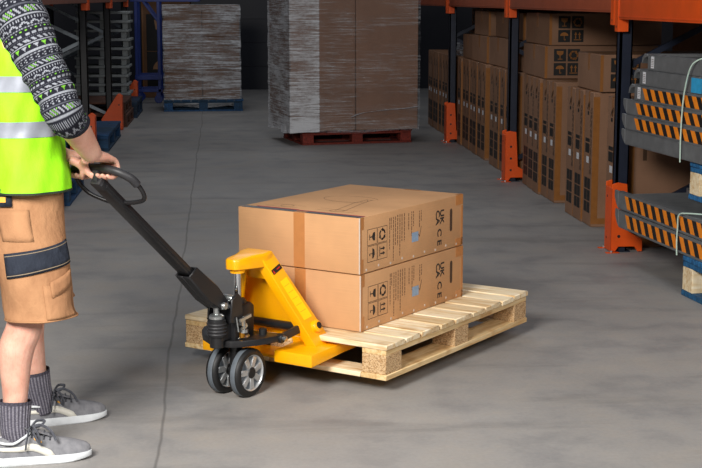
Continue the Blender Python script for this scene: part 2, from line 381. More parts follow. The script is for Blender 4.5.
# ------------------------------------------------------------------ the two cartons on it
def carton_print(root, L, z0, H):
    # -y face; box lies on its side so the print reads downwards: reading axis = -z, up axis = +x
    M = frame((0.0, -0.0006, H), (0, 0, -1), (1, 0, 0))
    # in M: x = distance below the top edge, y = distance along the face from the near edge
    mb = MB()
    s = H
    for i in range(2):
        for j in range(2):
            outline(mb, M, (.24+.30*j)*s, (.24+.30*j+.28)*s, .058+.078*i, .058+.078*i+.073, 0.0018)
    sym_glass(mb, M, .38*s, .094, .060, 0); sym_umbrella(mb, M, .68*s, .094, .060)
    sym_recycle(mb, M, .38*s, .172, .066); sym_up(mb, M, .68*s, .172, .060)
    add_mesh(mb, text_mesh('UK', .047, M @ Matrix.Translation((.20*s, .655, 0)))); add_mesh(mb, text_mesh('CA', .047, M @ Matrix.Translation((.20*s, .617, 0))))
    add_mesh(mb, text_mesh('C E', .050, M @ Matrix.Translation((.56*s, .632, 0))))
    line2(mb, M, [(.50*s,.455),(.60*s,.475),(.42*s,.49)], .003)
    mb.build('printed_marks', 'ink', root)
    mb = MB(); rng = random.Random(3)
    for y, a, b in ((.40,.10,.38),(.385,.10,.55),(.36,.12,.42),(.325,.10,.62),(.305,.10,.60),(.288,.10,.86),(.270,.10,.66),(.252,.12,.64),(.236,.12,.92),(.218,.12,.34),(.206,.12,.70),(.465,.12,.32),(.45,.12,.44)):
        x = a
        while x < b:
            w = rng.uniform(.025, .08); quad(mb, M, x*s, min(x+w, b)*s, y+.021, y+.026); x += w + .014
    mb.build('small_print', 'ink_soft', root)
    mb = MB(); quad(mb, M, .50*s, .68*s, .41, .465, .0002); mb.build('blue_label', 'sticker_blue', root, label='small grey-blue sticker')
    mb = MB(); poly(mb, M, [(.28*s + .012*math.cos(a), .752 + .011*math.sin(a)) for a in [PI/2 + PI*i/8 for i in range(9)]] + [(.62*s + .012*math.cos(a), .752 + .011*math.sin(a)) for a in [-PI/2 + PI*i/8 for i in range(9)]], .0001)
    mb.build('hand_hole', 'hole_dark', root)
def make_main_carton(label, loc, H, top):
    L, W = 0.865, 0.615
    root = thing('cardboard_carton', label, 'box', loc, TH, None)
    MB().box(0, L, 0, W, 0, H).build('box', 'carton', root, 0.004, 2)
    mb = MB().box(-.0008, 0.0, W*.44, W*.53, .002, H-.002)
    mb.box(-.0008, .03, W*.44, W*.53, H, H+.0008)
    mb.build('tape', 'tape', root)
    for x0, x1, z0, z1 in ((.004,.028,.0,.06),(.004,.03,H-.05,H),(.004,.014,.06,H-.05),(L-.07,L-.004,H-.045,H),(L-.02,L-.004,.0,H-.05),(L-.07,L-.004,0,.035)):
        MB().box(x0, x1, -.0007, 0, z0, z1).build('corner_tape', 'tape', root)
    mb = MB().box(-.0012, .003, -.0012, .003, .002, H-.002); mb.build('scuffed_edge', 'carton_edge', root)
    for k in range(9):
        MB().lathe([(.0055, 0), (.0055, .0009)], (.05 + k*.094, 0, .012+.006*(k % 2)), (0, -1, 0), 10).build('staple', 'carton_edge', root)
    carton_print(root, L, 0, H)
    if top:
        M = frame((0, 0, H + .0006), (1, 0, 0), (0, 1, 0))
        mb = MB(); quad(mb, M, .002, .045, .004, W-.01); mb.build('grey_edge_band', 'grey_band', root)
        mb = MB(); quad(mb, M, .038, .052, .004, .34, .0003); quad(mb, M, .046, .062, .34, W-.06, .0003); mb.build('red_edge_line', 'red_line', root)
        mb = MB(); w = .0022
        # line drawing of a pallet truck: pole, loop handle, body ellipse and wheel
        line2(mb, M, [(.12,.20),(.35,.255),(.47,.26)], w); line2(mb, M, [(.13,.16),(.35,.215),(.47,.235)], w)
        line2(mb, M, [(.44 + .09*math.cos(a)*1.0, .33 + .13*math.sin(a)) for a in [R(-60) + i*R(12) for i in range(26)]], w)
        line2(mb, M, [(.12 + .03*math.cos(a), .19 + .03*math.sin(a)) for a in [i*PI/8 for i in range(17)]], w)
        line2(mb, M, [(.11,.10),(.10,.16),(.11,.29)], w*.8); line2(mb, M, [(.15,.10),(.14,.16),(.15,.29)], w*.8)
        line2(mb, M, [(.13 + .025*math.cos(a), .45 + .03*math.sin(a)) for a in [i*PI/8 for i in range(17)]], w)
        line2(mb, M, [(.10,.38),(.09,.45),(.10,.54)], w*.8); line2(mb, M, [(.15,.37),(.16,.45),(.14,.53)], w*.8)
        line2(mb, M, [(.40,.255),(.42,.23),(.45,.25),(.47,.225)], w)
        mb.build('printed_drawing', 'ink_soft', root)
        mb = MB(); quad(mb, M, L-.02, L-.002, .22, .30, .0002); quad(mb, M, L-.05, L-.002, .002, .016, .0002); mb.build('top_tape', 'tape', root)
    return root
def tl(x, y, z=0.0):   # truck frame -> world
    return V((OX + math.cos(TH)*x - math.sin(TH)*y, OY + math.sin(TH)*x + math.cos(TH)*y, z))
make_main_carton('printed brown carton lying directly on the pale pallet, underneath the other', tl(.112, -.298, .206), .234, False)
make_main_carton('printed brown carton on top of the two-carton stack, truck drawing on its lid', tl(.106, -.298, .4445), .232, True)

# ------------------------------------------------------------------ pallet truck (local frame as the pallet, y shifted .02)
truck = thing('pallet_truck', 'yellow hand pallet truck with black tow handle carrying the loaded pallet', 'pallet truck', tl(0, .02), TH)
fm = MB()
fr = MB()
# cap over the ram
capo = [(-.334,-.016),(-.326,-.028),(-.31,-.036),(-.25,-.042),(-.19,-.066),(-.14,-.062),(-.14,.062),(-.19,.066),(-.25,.042),(-.31,.036),(-.326,.028),(-.334,.016)]
def capz(x): return .541 + (x+.368)*.07
fr.loft([[(x, y, .498 + (0.004 if x < -.28 else 0)) for x, y in capo], [(x, y, capz(x)-.008) for x, y in capo], [(x*.985-.003, y*.9, capz(x)) for x, y in capo]])
fr.cyl((-.288,0,.484), (-.288,0,.50), .03, 20)
frame_o = fr.build('frame_head', 'yellow', truck, 0.006, 2)
for sgn in (-1, 1):
    # splayed side plate, bent channel
    A, B, C, D = V((-.205, .0615*sgn, .531)), V((-.130, .0507*sgn, .556)), V((.055, .2198*sgn, .165)), V((-.060, .222*sgn, .160))
    n = (B-A).cross(D-A).normalized() * (1 if ((B-A).cross(D-A)).y*sgn > 0 else -1)
    mb = MB().prism([A, B, C, D], -n*.014)
    e = (A-B).normalized()
    mb.prism([A, A+V((.012,0,0)), D+V((.012,0,0)), D], V((0, -.045*sgn, -.012)))   # front flange
    leg = mb.build('side_plate', 'yellow', truck, 0.005, 2)
    if sgn < 0:
        def onp(s, t, off=.0016):  # s: along width A->B, t: down
            top = A.lerp(B, s); bot = D.lerp(C, s); return top.lerp(bot, t) + n*off
        mb = MB(); mb.b.faces.new([mb.b.verts.new(onp(*p)) for p in ((.10,.135),(.92,.135),(.92,.185),(.10,.185))]); mb.build('warning_label', 'ink_black', leg, label='black warning label')
        mb = MB(); mb.b.faces.new([mb.b.verts.new(onp(*p, .002)) for p in ((.22,.142),(.30,.178),(.14,.178))]); mb.b.faces.new([mb.b.verts.new(onp(*p, .002)) for p in ((.5,.155),(.8,.155),(.8,.166),(.5,.166))]); mb.build('warning_triangle', 'red_poly', leg)
        mb = MB(); mb.b.faces.new([mb.b.verts.new(onp(*p)) for p in ((.22,.27),(.80,.27),(.80,.70),(.22,.70))]); mb.build('instruction_label', 'yellow_sticker', leg, label='bright yellow instruction sticker')
        mb = MB()
        for k in range(5):
            q = .33 + k*.07; mb.b.faces.new([mb.b.verts.new(onp(*p, .0016)) for p in ((.3,q),(.72,q),(.72,q+.006),(.3,q+.006))])
        mb.build('label_lines', 'yellow', leg)
    c0 = A.lerp(B, .62).lerp(D.lerp(C, .62), .80)
    MB().lathe([(.026,-.004),(.026,.014),(.018,.02)], c0, n, 20).build('pivot_boss', 'yellow', leg, smooth=True)
    MB().lathe([(.014,.01),(.014,.023)], c0, n, 16).build('pivot_pin', 'rubber', leg)
    # fork
    y0, y1 = sorted((.092*sgn, .275*sgn))
    mb = MB()
    mb.prism([(-.175,y0,.112),(-.175,y0,.162),(.02,y0,.168),(1.02,y0,.178),(1.14,y0,.174),(1.14,y0,.164),(1.0,y0,.150),(.06,y0,.128)], (0, y1-y0, 0))
    fk = mb.build('fork', 'yellow', truck, 0.006, 2)
    for k in (0, 1): MB().lathe([(.03,0),(.036,.006),(.036,.06),(.03,.066)], (.60, (y0+y1)/2-.066+.068*k, .094), (0,1,0), 20).build('load_roller', 'red_poly', fk, smooth=True, label='red load roller')
    MB().prism([(.30,y0+.03,.11),(.62,y0+.03,.085),(.62,y0+.03,.105),(.30,y0+.03,.13)], (0, y1-y0-.06, 0)).build('roller_link', 'black_paint', fk)
# back panel and cross plates
fr = MB().prism([(-.135,-.055,.53),(-.135,.055,.53),(-.005,.212,.15),(-.005,-.212,.15)], (.01, 0, .002))
fr.build('back_panel', 'yellow', truck)
MB().prism([(-.175,-.068,.50),(-.175,.068,.50),(-.155,.094,.44),(-.155,-.094,.44)], (.02, 0, 0)).build('head_gusset', 'yellow', truck, .003, 1)
MB().box(-.14, -.01, -.095, .095, .116, .128).build('cross_plate', 'yellow', truck, .003, 1)
MB().cyl((-.045,-.16,.232), (-.045,.16,.232), .018, 16).build('lift_shaft', 'black_paint', truck, smooth=True)
# pump, ram
SH = .03
MB().cyl((-.318+SH,0,.35), (-.318+SH,0,.497), .0165, 24).build('ram', 'chrome', truck, smooth=True, label='polished chrome lifting ram')
pu = MB().prism([(-.40,-.050,.232),(-.278,-.050,.232),(-.274,-.050,.352),(-.292,-.050,.368),(-.40,-.050,.360)], (0,.104,0))
pump = pu.build('pump_body', 'black_paint', truck, .008, 2); pump.location.x = SH
MB().lathe([(.036,0),(.036,.02),(.028,.032)], (-.318,0,.35), (0,0,1), 24).build('ram_collar', 'black_paint', pump, smooth=True)
mb = MB().lathe([(.034,0),(.037,.008),(.037,.062),(.030,.070)], (-.452,.0,.255), (0,0,1), 24).cyl((-.452,0,.212), (-.452,0,.26), .028, 20)
mb.box(-.46, -.38, -.03, .03, .24, .30)
mb.build('pump_cylinder', 'black_paint', pump, smooth=True)
mb = MB()
for k in range(4): mb.lathe([(.037,0),(.0395,.004),(.037,.008)], (-.452,0,.262+.013*k), (0,0,1), 24)
mb.build('pump_spring', 'black_plastic', pump, smooth=True)
MB().lathe([(.022,0),(.030,.004),(.030,.014),(.024,.020),(.012,.022),(.012,.055)], (-.452,0,.322), (0,0,1), 24).build('plunger', 'zinc', pump, smooth=True)
mb = MB().cyl((-.372,-.07,.30), (-.372,-.05,.30), .013, 12).bar((-.40,-.072,.315), (-.33,-.072,.325), .008, .012).cyl((-.365,-.066,.325), (-.368,-.066,.255), .007, 10).lathe([(.017,0),(.017,.012)], (-.366,-.066,.262), (0,0,1), 8).bar((-.385,-.068,.272), (-.35,-.068,.29), .006, .016).cyl((-.41,-.064,.33), (-.40,-.066,.27), .003, 8)
mb.build('release_valve', 'zinc', pump, smooth=True)
MB().lathe([(.012,0),(.012,.02)], (-.372,-.062,.243), (0,0,1), 10).build('valve_fitting', 'brass', pump)
MB().lathe([(.05,0),(.055,.004),(.05,.012)], (-.345,-.01,.233), (0,0,1), 24).build('thrust_washer', 'zinc', pump, smooth=True)
# yoke
yk = [(-.205,-.128),(-.225,-.148),(-.28,-.135),(-.34,-.112),(-.39,-.085),(-.425,-.045),(-.435,0),(-.425,.06),(-.385,.125),(-.33,.175),(-.28,.205),(-.225,.215),(-.205,.195),(-.205,.10),(-.225,.06),(-.225,-.05)]
yoke = MB().prism([(x, y, .208) for x, y in yk], (0,0,.027)).build('yoke', 'black_paint', truck, .005, 2); yoke.location.x = SH
MB().lathe([(.016,0),(.016,.024),(.013,.026)], (-.255,-.075,.232), (0,0,1), 14).build('yoke_stud', 'rubber', yoke, smooth=True)
for sgn in (-1, 1):
    arm = MB().bar((-.235,.140*sgn,.219), (-.05,.160*sgn,.250), .016, .034).lathe([(.02,-.012),(.02,.012)], (-.225,.140*sgn,.220), (0,1,0), 16).build('lift_arm', 'black_paint', yoke, .003, 1)
    MB().lathe([(.010,0),(.010,.016),(.006,.018)], (-.222,.148*sgn,.220), (0,sgn,0), 12).build('arm_bolt', 'zinc', arm, smooth=True)
MB().cyl((-.345,-.01,.06), (-.345,-.01,.21), .026, 20).build('steer_post', 'black_paint', yoke, smooth=True)
MB().cyl((-.345,-.085,.097), (-.345,.07,.097), .012, 14).build('wheel_axle', 'black_paint', yoke, smooth=True)
for yc in (-.064, .048):
    rw = .0965; h = .026; c = (-.345+SH, yc, rw+.0005)
    wh = MB().lathe([(.073,-h),(.085,-h),(rw-.004,-h+.004),(rw,-h+.010),(rw,h-.010),(rw-.004,h-.004),(.085,h),(.073,h),(.073,-h)], c, (0,1,0), 40).build('steer_wheel', 'rubber', truck, smooth=True)
    MB().lathe([(rw+.0004,-.011),(rw+.001,-.009),(rw+.001,.009),(rw+.0004,.011)], c, (0,1,0), 40).build('tyre_tread', 'tyre_grey', wh, smooth=True, label='grey tread band')
    MB().lathe([(.066,-h+.007),(.072,-h+.001),(.072,h-.001),(.066,h-.007),(.066,-h+.007)], c, (0,1,0), 40).build('rim', 'cast_alu', wh, smooth=True)
    mb = MB(); mb.lathe([(.066,-.010),(.066,.010)], c, (0,1,0), 40); 
    for k in range(7):
        a = 2*PI*k/7 + .3
        p = lambda r, da: (c[0]+r*math.cos(a+da), c[2]+r*math.sin(a+da))
        for s0, s1 in ((-h+.004, -.008), (.008, h-.004)):
            q = [p(.022,-.5), p(.067,-.19), p(.067,.19), p(.022,.5)]
            mb.prism([(x, yc+s0, z) for x, z in q], (0, s1-s0, 0))
    mb.build('hub_spokes', 'cast_alu', wh, .0015, 1)
    MB().lathe([(.021,-h+.001),(.024,-h+.006),(.024,h-.006),(.021,h-.001)], c, (0,1,0), 24).build('hub_cap', 'rubber', wh, smooth=True)
# tow handle: pole from pivot to grip
P0, P1 = V((-.425,0,.390)), V((-1.058,0,.927))
d = (P1-P0).normalized(); nn = -d.cross(V((0,1,0)))
handle = MB().bar(P0+d*.10, P1, .052, .030, nn).bar(P0+d*.13, P1-d*.02, .058, .012, nn).build('tow_pole', 'black_paint', truck, .004, 2)
mb = MB()
for sgn in (-1, 1):
    a = V((0,.036*sgn,0))
    mb.prism([P0+a-nn*.026-d*.01, P0+a+nn*.026-d*.02, P0+a+nn*.036+d*.06, P0+a+nn*.028+d*.225, P0+a-nn*.026+d*.24, P0+a-nn*.036+d*.07], (0,-.008*sgn,0))
mb.prism([P0-nn*.026+d*.0, P0-nn*.038+d*.08, P0-nn*.028+d*.235, P0-nn*.02+d*.235, P0-nn*.03+d*.08], (0,.034,0)); mb.prism([P0-nn*.026+d*.0, P0-nn*.038+d*.08, P0-nn*.028+d*.235, P0-nn*.02+d*.235, P0-nn*.03+d*.08], (0,-.034,0))
mb.prism([P0+nn*.028+d*.02, P0+nn*.038+d*.065, P0+nn*.030+d*.22, P0+nn*.022+d*.22, P0+nn*.03+d*.065], (0,.034,0)); mb.prism([P0+nn*.028+d*.02, P0+nn*.038+d*.065, P0+nn*.030+d*.22, P0+nn*.022+d*.22, P0+nn*.03+d*.065], (0,-.034,0))
brk = mb.build('pole_bracket', 'black_paint', handle, .003, 1)
for q in (P0 + V((.0,0,-.01)), P0 + V((.045,0,.012))): MB().lathe([(.012,-.05),(.014,-.046),(.014,.046),(.012,.05)], q, (0,1,0), 12).build('pivot_bolt', 'zinc', brk, smooth=True)
for sgn in (-1, 1):
    MB().prism([(-.44,.05*sgn,.31),(-.36,.05*sgn,.30),(-.365,.05*sgn,.40),(-.395,.05*sgn,.425),(-.43,.05*sgn,.40)], (0,.010*sgn,0)).build('pivot_lug', 'black_paint', pump, .003, 1)
# loop handle
G0 = V((-1.051, 0, .974))
def lp(a, b, c=0): return G0 + V((0, a, 0)) - d*b + nn*c    # a: sideways, b: down the pole, c: up off the pole
loop = smoothpts([lp(-.02,.158,-.036), lp(-.06,.156,-.034), lp(-.105,.150,-.026), lp(-.122,.135,-.018), lp(-.122,.10,-.006), lp(-.112,.06,0)], 6)
MB().tube(loop, .0078, 12).build('loop_bar', 'black_paint', handle, smooth=True)
loop2 = smoothpts([lp(.02,.168,-.036), lp(.06,.155,-.036), lp(.115,.125,-.032), lp(.140,.09,-.022), lp(.142,.05,-.01), lp(.135,.03,0)], 6)
MB().tube(loop2, .0078, 12).build('loop_bar', 'black_paint', handle, smooth=True)
gp = smoothpts([lp(-.118,.085,-.004), lp(-.112,.06,0), lp(-.10,.036,0), lp(-.075,.014,0), lp(-.035,.002,0), lp(0,0), lp(.05,.002,0), lp(.10,.006,0), lp(.13,.020,0), lp(.140,.05,-.01)], 5)
MB().tube(gp, [.0115] + [.0150]*(len(gp)-2) + [.0115], 16).build('grip', 'black_plastic', handle, smooth=True, label='dark grey moulded grip')
MB().bar(P1, lp(0,0,-.008), .036, .022, V((0,1,0))).build('grip_neck', 'black_plastic', handle, .004, 2)
MB().bar(P1+d*-.03, P1+d*.012, .045, .034, nn).build('grip_mount', 'black_plastic', handle, .004, 2)
MB().tube(smoothpts([lp(.016,.02,-.01), lp(.016,.06,-.004), lp(.016,.105,-.016)], 5), .005, 8).build('release_lever', 'zinc', handle, smooth=True)

# ------------------------------------------------------------------ light
def area(name, loc, target, size, energy, col=(1,1,1), sy=None):
    l = bpy.data.lights.new(name, 'AREA'); l.size = size; l.energy = energy; l.color = col
    if sy: l.shape = 'RECTANGLE'; l.size_y = sy
    o = bpy.data.objects.new(name, l); COL.objects.link(o); o.location = loc
    o.rotation_euler = (V(target) - V(loc)).to_track_quat('-Z', 'Y').to_euler(); return o
area('window_light', (-1.7, 1.2, 3.2), (0.1, 4.5, 0.2), 1.8, 430, (1.0, 0.965, 0.92), 1.4)
area('side_light', (2.6, 1.6, 3.0), (0.4, 5.6, 0.3), 1.4, 110, (1.0, 0.97, 0.94))
area('aisle_light', (0.6, 10.5, 5.0), (0.6, 10.5, 0), 1.4, 50, (0.88, 0.93, 1.0), 6.0)
area('aisle_light_far', (-0.2, 18.5, 5.2), (-0.2, 18.5, 0), 1.4, 50, (0.92, 0.95, 1.0), 6.0)
w = bpy.data.worlds.new('world'); S.world = w; w.use_nodes = True
w.node_tree.nodes['Background'].inputs[0].default_value = (0.75, 0.82, 0.95, 1); w.node_tree.nodes['Background'].inputs[1].default_value = 0.09

# ------------------------------------------------------------------ pallet racking, right side
RX = 2.35
RY = (5.15, 8.54, 11.97, 15.32, 18.7)
rack = thing('pallet_rack', 'long pallet racking of navy posts and orange beams holding stacked brown cartons', 'racking', (RX, 8.54, 0))
def rp(o, M=None): return o
y0r = 8.54
def post(mb, x, y, top, w=.09, dpt=.075):
    mb.box(x, x+dpt, y-w/2, y-w/2+.022, 0.004, top).box(x, x+dpt, y+w/2-.022, y+w/2, 0.004, top).box(x+dpt-.008, x+dpt, y-w/2, y+w/2, 0.004, top)
    mb.box(x+.0, x+.012, y-w/2, y-w/2+.034, 0.004, top).box(x, x+.012, y+w/2-.034, y+w/2, 0.004, top).box(x+.018, x+.03, y-w/2+.02, y+w/2-.02, .004, top)
    mb.box(x-.02, x+dpt+.02, y-w/2-.02, y+w/2+.02, 0, .006)
def rack_frames(root, RXl, ys, base_y, sgn, mpost, depth, top=2.3, mbrace='galv'):
    for y in ys:
        for xo in (0, depth):
            mb = MB(); post(mb, 0 if sgn > 0 else -.075, y - base_y, top)
            p = mb.build('post', mpost, root); p.location = (xo*sgn, 0, 0)
            if 0:
              hb = MB()
              for k in range(int(top/.1)): hb.lathe([(.006,0),(.006,.0006)], ((-.0004 if sgn > 0 else .0004), y-base_y+(.028), .12+k*.1), (-sgn,0,0), 8)
        z = .18; k = 0
        while z < top - .5:
            a, b = (sgn*.06, y-base_y, z), (sgn*(depth+.02), y-base_y, z+.46)
            if k % 2: a, b = (sgn*(depth+.02), y-base_y, z), (sgn*.06, y-base_y, z+.46)
            MB().bar(a, b, .022, .035).build('brace', mbrace, root)
            z += .48; k += 1
rack_frames(rack, RX, RY[1:4], y0r, 1, 'rack_navy', 0.95, 2.3, 'rack_navy')
def beam(root, y0, y1, x, z, h, m, base_y, sgn=1, wdt=.05):
    b = MB().box(x, x+wdt, y0-base_y, y1-base_y, z, z+h).box(x-.004, x, y0-base_y, y1-base_y, z+.012, z+.02).build('beam', m, root, .006, 2)
    for yy, e in ((y0, 1), (y1, -1)):
        mb = MB(); a, c = sorted((yy-base_y-.014*e, yy-base_y+.055*e))
        mb.box(x-.006, x+wdt+.01, a, c, z-.075, z+h+.03)
        cn = mb.build('beam_connector', 'rack_orange', b, .002, 1)
        MB().lathe([(.007,0),(.007,.0012)], (x-.0062, (a+c)/2, z-.045), (-1,0,0), 10).build('connector_hole', 'stripe_black', b)
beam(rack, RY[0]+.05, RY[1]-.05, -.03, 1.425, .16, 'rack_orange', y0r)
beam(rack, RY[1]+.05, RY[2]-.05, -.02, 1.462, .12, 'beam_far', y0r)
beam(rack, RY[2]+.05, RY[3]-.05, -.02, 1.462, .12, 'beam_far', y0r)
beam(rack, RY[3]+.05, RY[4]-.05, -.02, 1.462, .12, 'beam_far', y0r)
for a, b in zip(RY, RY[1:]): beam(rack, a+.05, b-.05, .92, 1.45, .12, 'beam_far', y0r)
MB().box(.03, .95, RY[0]-y0r, RY[4]-y0r, 1.585, 1.60).build('shelf_deck', 'rack_black', rack)

def column_guard(x, y, sgn, label):
    # folded steel guard standing on the aisle side of a post
    root = thing('column_guard', label, 'post guard', (x, y, 0), 0)
    mb = MB()
    o = -.006
    mb.box(-.05, -.044, -.075, .075, .004, .40)
    for s in (-1, 1):
        mb.prism([(-.05, .075*s, .004), (-.05, .075*s, .425), (-.015, .075*s, .435), (.045, .075*s, .425), (.062, .075*s, .13), (.15, .075*s, .08), (.15, .075*s, .004), (.12, .075*s, .004), (.10, .075*s, .035), (.0, .075*s, .035), (-.02, .075*s, .004)], (0, -.006*s, 0))
    if sgn < 0:
        for v in mb.b.verts: v.co.x *= -1
    g = mb.build('shield', 'rack_orange', root, .004, 1)
    for s in (-1, 1):
        fp = MB().box(-.085, .0, *sorted((.075*s, .11*s)), 0, .005).build('floor_plate', 'rack_orange', root, .002, 1)
        MB().lathe([(.010,0),(.010,.010)], (-.05, .094*s, .005), (0,0,1), 6).build('anchor_bolt', 'zinc', fp)
    for z, x_ in ((.10, 0), (.20, 0), (.30, 0)): MB().lathe([(.010,0),(.010,.0008)], (x_, -.0752, z), (0,-1,0), 12).build('bolt_hole', 'stripe_black', g)
    for z in (.08, .34): MB().lathe([(.008,0),(.008,.0008)], (-.0502, .03, z), (-1,0,0), 12).build('bolt_hole', 'stripe_black', g)
    return root
for y, lb in ((RY[1], 'orange guard at the right-hand rack post beside the metal ramps, nearest the camera'), (RY[2], 'orange guard at the middle rack post between two rows of tall cartons'), (RY[3], 'farthest orange guard of the rack row with the ramps, beside the big wrapped load')):
    column_guard(RX+.018, y, 1, lb)

# ------------------------------------------------------------------ cartons in the racking
def rack_carton_standing(label, loc, mat='carton_dim'):
    D, W, H = .62, .236, .92
    root = thing('tall_carton', label, 'box', loc, 0, None)
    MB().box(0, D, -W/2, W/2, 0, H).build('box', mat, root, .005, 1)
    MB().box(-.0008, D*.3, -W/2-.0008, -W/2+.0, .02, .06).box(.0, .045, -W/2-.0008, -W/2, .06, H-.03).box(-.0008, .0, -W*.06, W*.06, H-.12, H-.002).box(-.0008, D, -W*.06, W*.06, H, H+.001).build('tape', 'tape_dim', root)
    M = frame((-.0008, 0, 0), (0, -1, 0), (0, 0, 1)); mb = MB()
    for i in range(2):
        for j in range(3): quad(mb, M, -.078+.082*i, -.004+.082*i, .09+.082*j, .164+.082*j)
    quad(mb, M, -.075, .035, .50, .565); quad(mb, M, -.075, .035, .575, .60)
    line2(mb, M, [(-.04,.80),(-.01,.84),(.0,.80),(.02,.85)], .012); quad(mb, M, -.035, .005, .76, .785)
    mb.build('printed_marks', 'ink_black', root)
    mb = MB(); quad(mb, M, -.04, .03, .43, .475); mb.build('white_label', 'paper', root, label='small white label')
    rng = random.Random(5); mb = MB()
    for x in (.085, .068, .05):
        y = .36
        while y < .80: 
            q = rng.uniform(.02, .06); quad(mb, M, x-.004, x+.004, y, y+q); y += q + .012
    mb.build('small_print', 'ink', root)
    M2 = frame((0, -W/2-.0008, 0), (1, 0, 0), (0, 0, 1)); mb = MB(); quad(mb, M2, .10, .125, .55, .68); mb.build('hand_hole', 'hole_dark', root)
    return root
first_tall = None
def tall(y, x, label, group):
    global first_tall
    if first_tall is None: first_tall = rack_carton_standing(label, (x, y, 0)); first_tall['group'] = group; return first_tall
    return dup(first_tall, (x, y, 0), random.uniform(-.003, .003), label, group)
ORD = ['nearest', 'second', 'third', 'fourth', 'fifth', 'sixth', 'seventh', 'eighth', 'ninth', 'tenth', 'eleventh', 'twelfth', 'thirteenth']
def ordn(k): return 'nearest' if k == 0 else ORD[k] + ' nearest'
bayA = [8.74, 8.99, 9.56, 9.80, 10.04, 10.72, 10.96, 11.20, 11.44, 11.68]
for k, y in enumerate(bayA): tall(y, (2.45, 2.45, 2.44, 2.43, 2.43, 2.45, 2.45, 2.43, 2.44, 2.45)[k], f'tall brown carton standing on the floor between nearest and middle orange guards, {ordn(k)}', 'tall cartons in the near carton bay')
bayB = [12.16, 12.40, 12.64, 12.88, 13.12, 13.62, 13.86, 14.10, 14.34, 14.58, 14.82, 15.06]
for k, y in enumerate(bayB): tall(y, 2.43 + random.uniform(-.012, .015), f'tall brown carton standing on the floor between middle and farthest orange guards, {ordn(k)}', 'tall cartons in the middle carton bay')
bayC = [15.54, 15.78, 16.02, 16.26, 16.50, 16.74, 16.98, 17.22, 17.46]
for k, y in enumerate(bayC): tall(y, 2.43 + random.uniform(-.012, .015), f'tall brown carton standing beyond the farthest right-hand guard, {ordn(k)}', 'tall cartons in the far carton bay')

def flat_carton(label, loc, D, W, H, face='y', mat='carton_dim', group=None):
    # D along x, W along y; face: which side carries the 2x2 black handling symbols
    root = thing('flat_carton', label, 'box', loc, random.uniform(-.015, .015), group)
    MB().box(0, D, 0, W, 0, H).build('box', mat, root, .005, 1)
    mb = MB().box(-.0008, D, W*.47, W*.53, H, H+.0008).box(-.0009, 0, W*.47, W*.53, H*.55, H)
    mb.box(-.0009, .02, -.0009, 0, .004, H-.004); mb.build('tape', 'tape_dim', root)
    M = frame((0, -.001, 0), (1, 0, 0), (0, 0, 1)) if face == 'y' else frame((-.001, W, 0), (0, -1, 0), (0, 0, 1))
    blk = MB(); gl = MB(); s = H*.38
    for i in range(2):
        for j in range(2): quad(blk, M, .07+(s+.012)*i, .07+(s+.012)*i+s, H*.10+(s+.012)*j, H*.10+(s+.012)*j+s)
    c = lambda i, j: (.07+(s+.012)*i+s/2, H*.10+(s+.012)*j+s/2)
    z = .0006
    sym_glass(gl, M, *c(0,1), s*.95, z); sym_recycle(gl, M, *c(1,1), s, z); sym_umbrella(gl, M, *c(0,0), s*.95, z); sym_up(gl, M, *c(1,0), s*.95, z)
    pm = blk.build('printed_marks', 'ink_black', root); gl.build('symbols', 'tape_dim', pm)
    return root
G = 'flat cartons on top of the tall ones'
flat_carton('flat carton with black symbols lying lower than the pair, beside nearest rack post', (2.47, 9.40, .925), .9, .62, .25)
flat_carton('flat brown carton with black symbols, lower of the pair in the near carton bay', (2.45, 11.02, .925), .9, .88, .255)
flat_carton('flat brown carton with black symbols, upper of the pair in the near carton bay', (2.49, 11.06, 1.183), .9, .86, .25)
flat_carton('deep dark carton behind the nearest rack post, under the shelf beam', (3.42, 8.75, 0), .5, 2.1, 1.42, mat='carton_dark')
for k, (y, w_) in enumerate(((12.12, .56), (12.72, .86), (13.63, .90), (14.58, .62))):
    flat_carton(f'plain flat carton on the lower layer above the middle carton bay, {ordn(k)}', (2.46+.02*(k % 2), y, .925), .8, w_-.02, .26 if k != 3 else .25, face='y', group=G)
for k, (y, w_, x, f) in enumerate(((12.12, .54, 2.5, 'y'), (12.70, .74, 2.5, 'y'), (13.60, .80, 2.47, 'y'), (14.46, .80, 2.75, 'x'))):
    flat_carton(f'flat carton on the upper layer above the middle carton bay, {ordn(k)}' , (x, y, 1.19 if k < 3 else 1.19), .7, w_, .235, face=f, group=G, mat='carton_dim')
for k, (z, x) in enumerate(((.925, 2.85), (1.18, 2.88))):
    flat_carton(f'dark flat carton with symbols in the far carton bay, {"lower" if k == 0 else "upper"} of two', (x, 15.6, z), .6, 1.5, .25, face='x', mat='carton_dark')
mb = MB(); bmesh.ops.create_icosphere(mb.b, subdivisions=4, radius=1)
for v in mb.b.verts:
    q = 1 + .18*math.sin(v.co.x*9+v.co.z*5) + .14*math.sin(v.co.y*13-v.co.x*7); v.co = V((v.co.x*.15*q, v.co.y*.42*q, max(-.0, v.co.z*.13*q)))
o = mb.build('plastic_film', 'film_small', smooth=True); o.location = (2.64, 15.95, .922); tag(o, 'crumpled clear plastic film lying on the far tall cartons', 'plastic film')

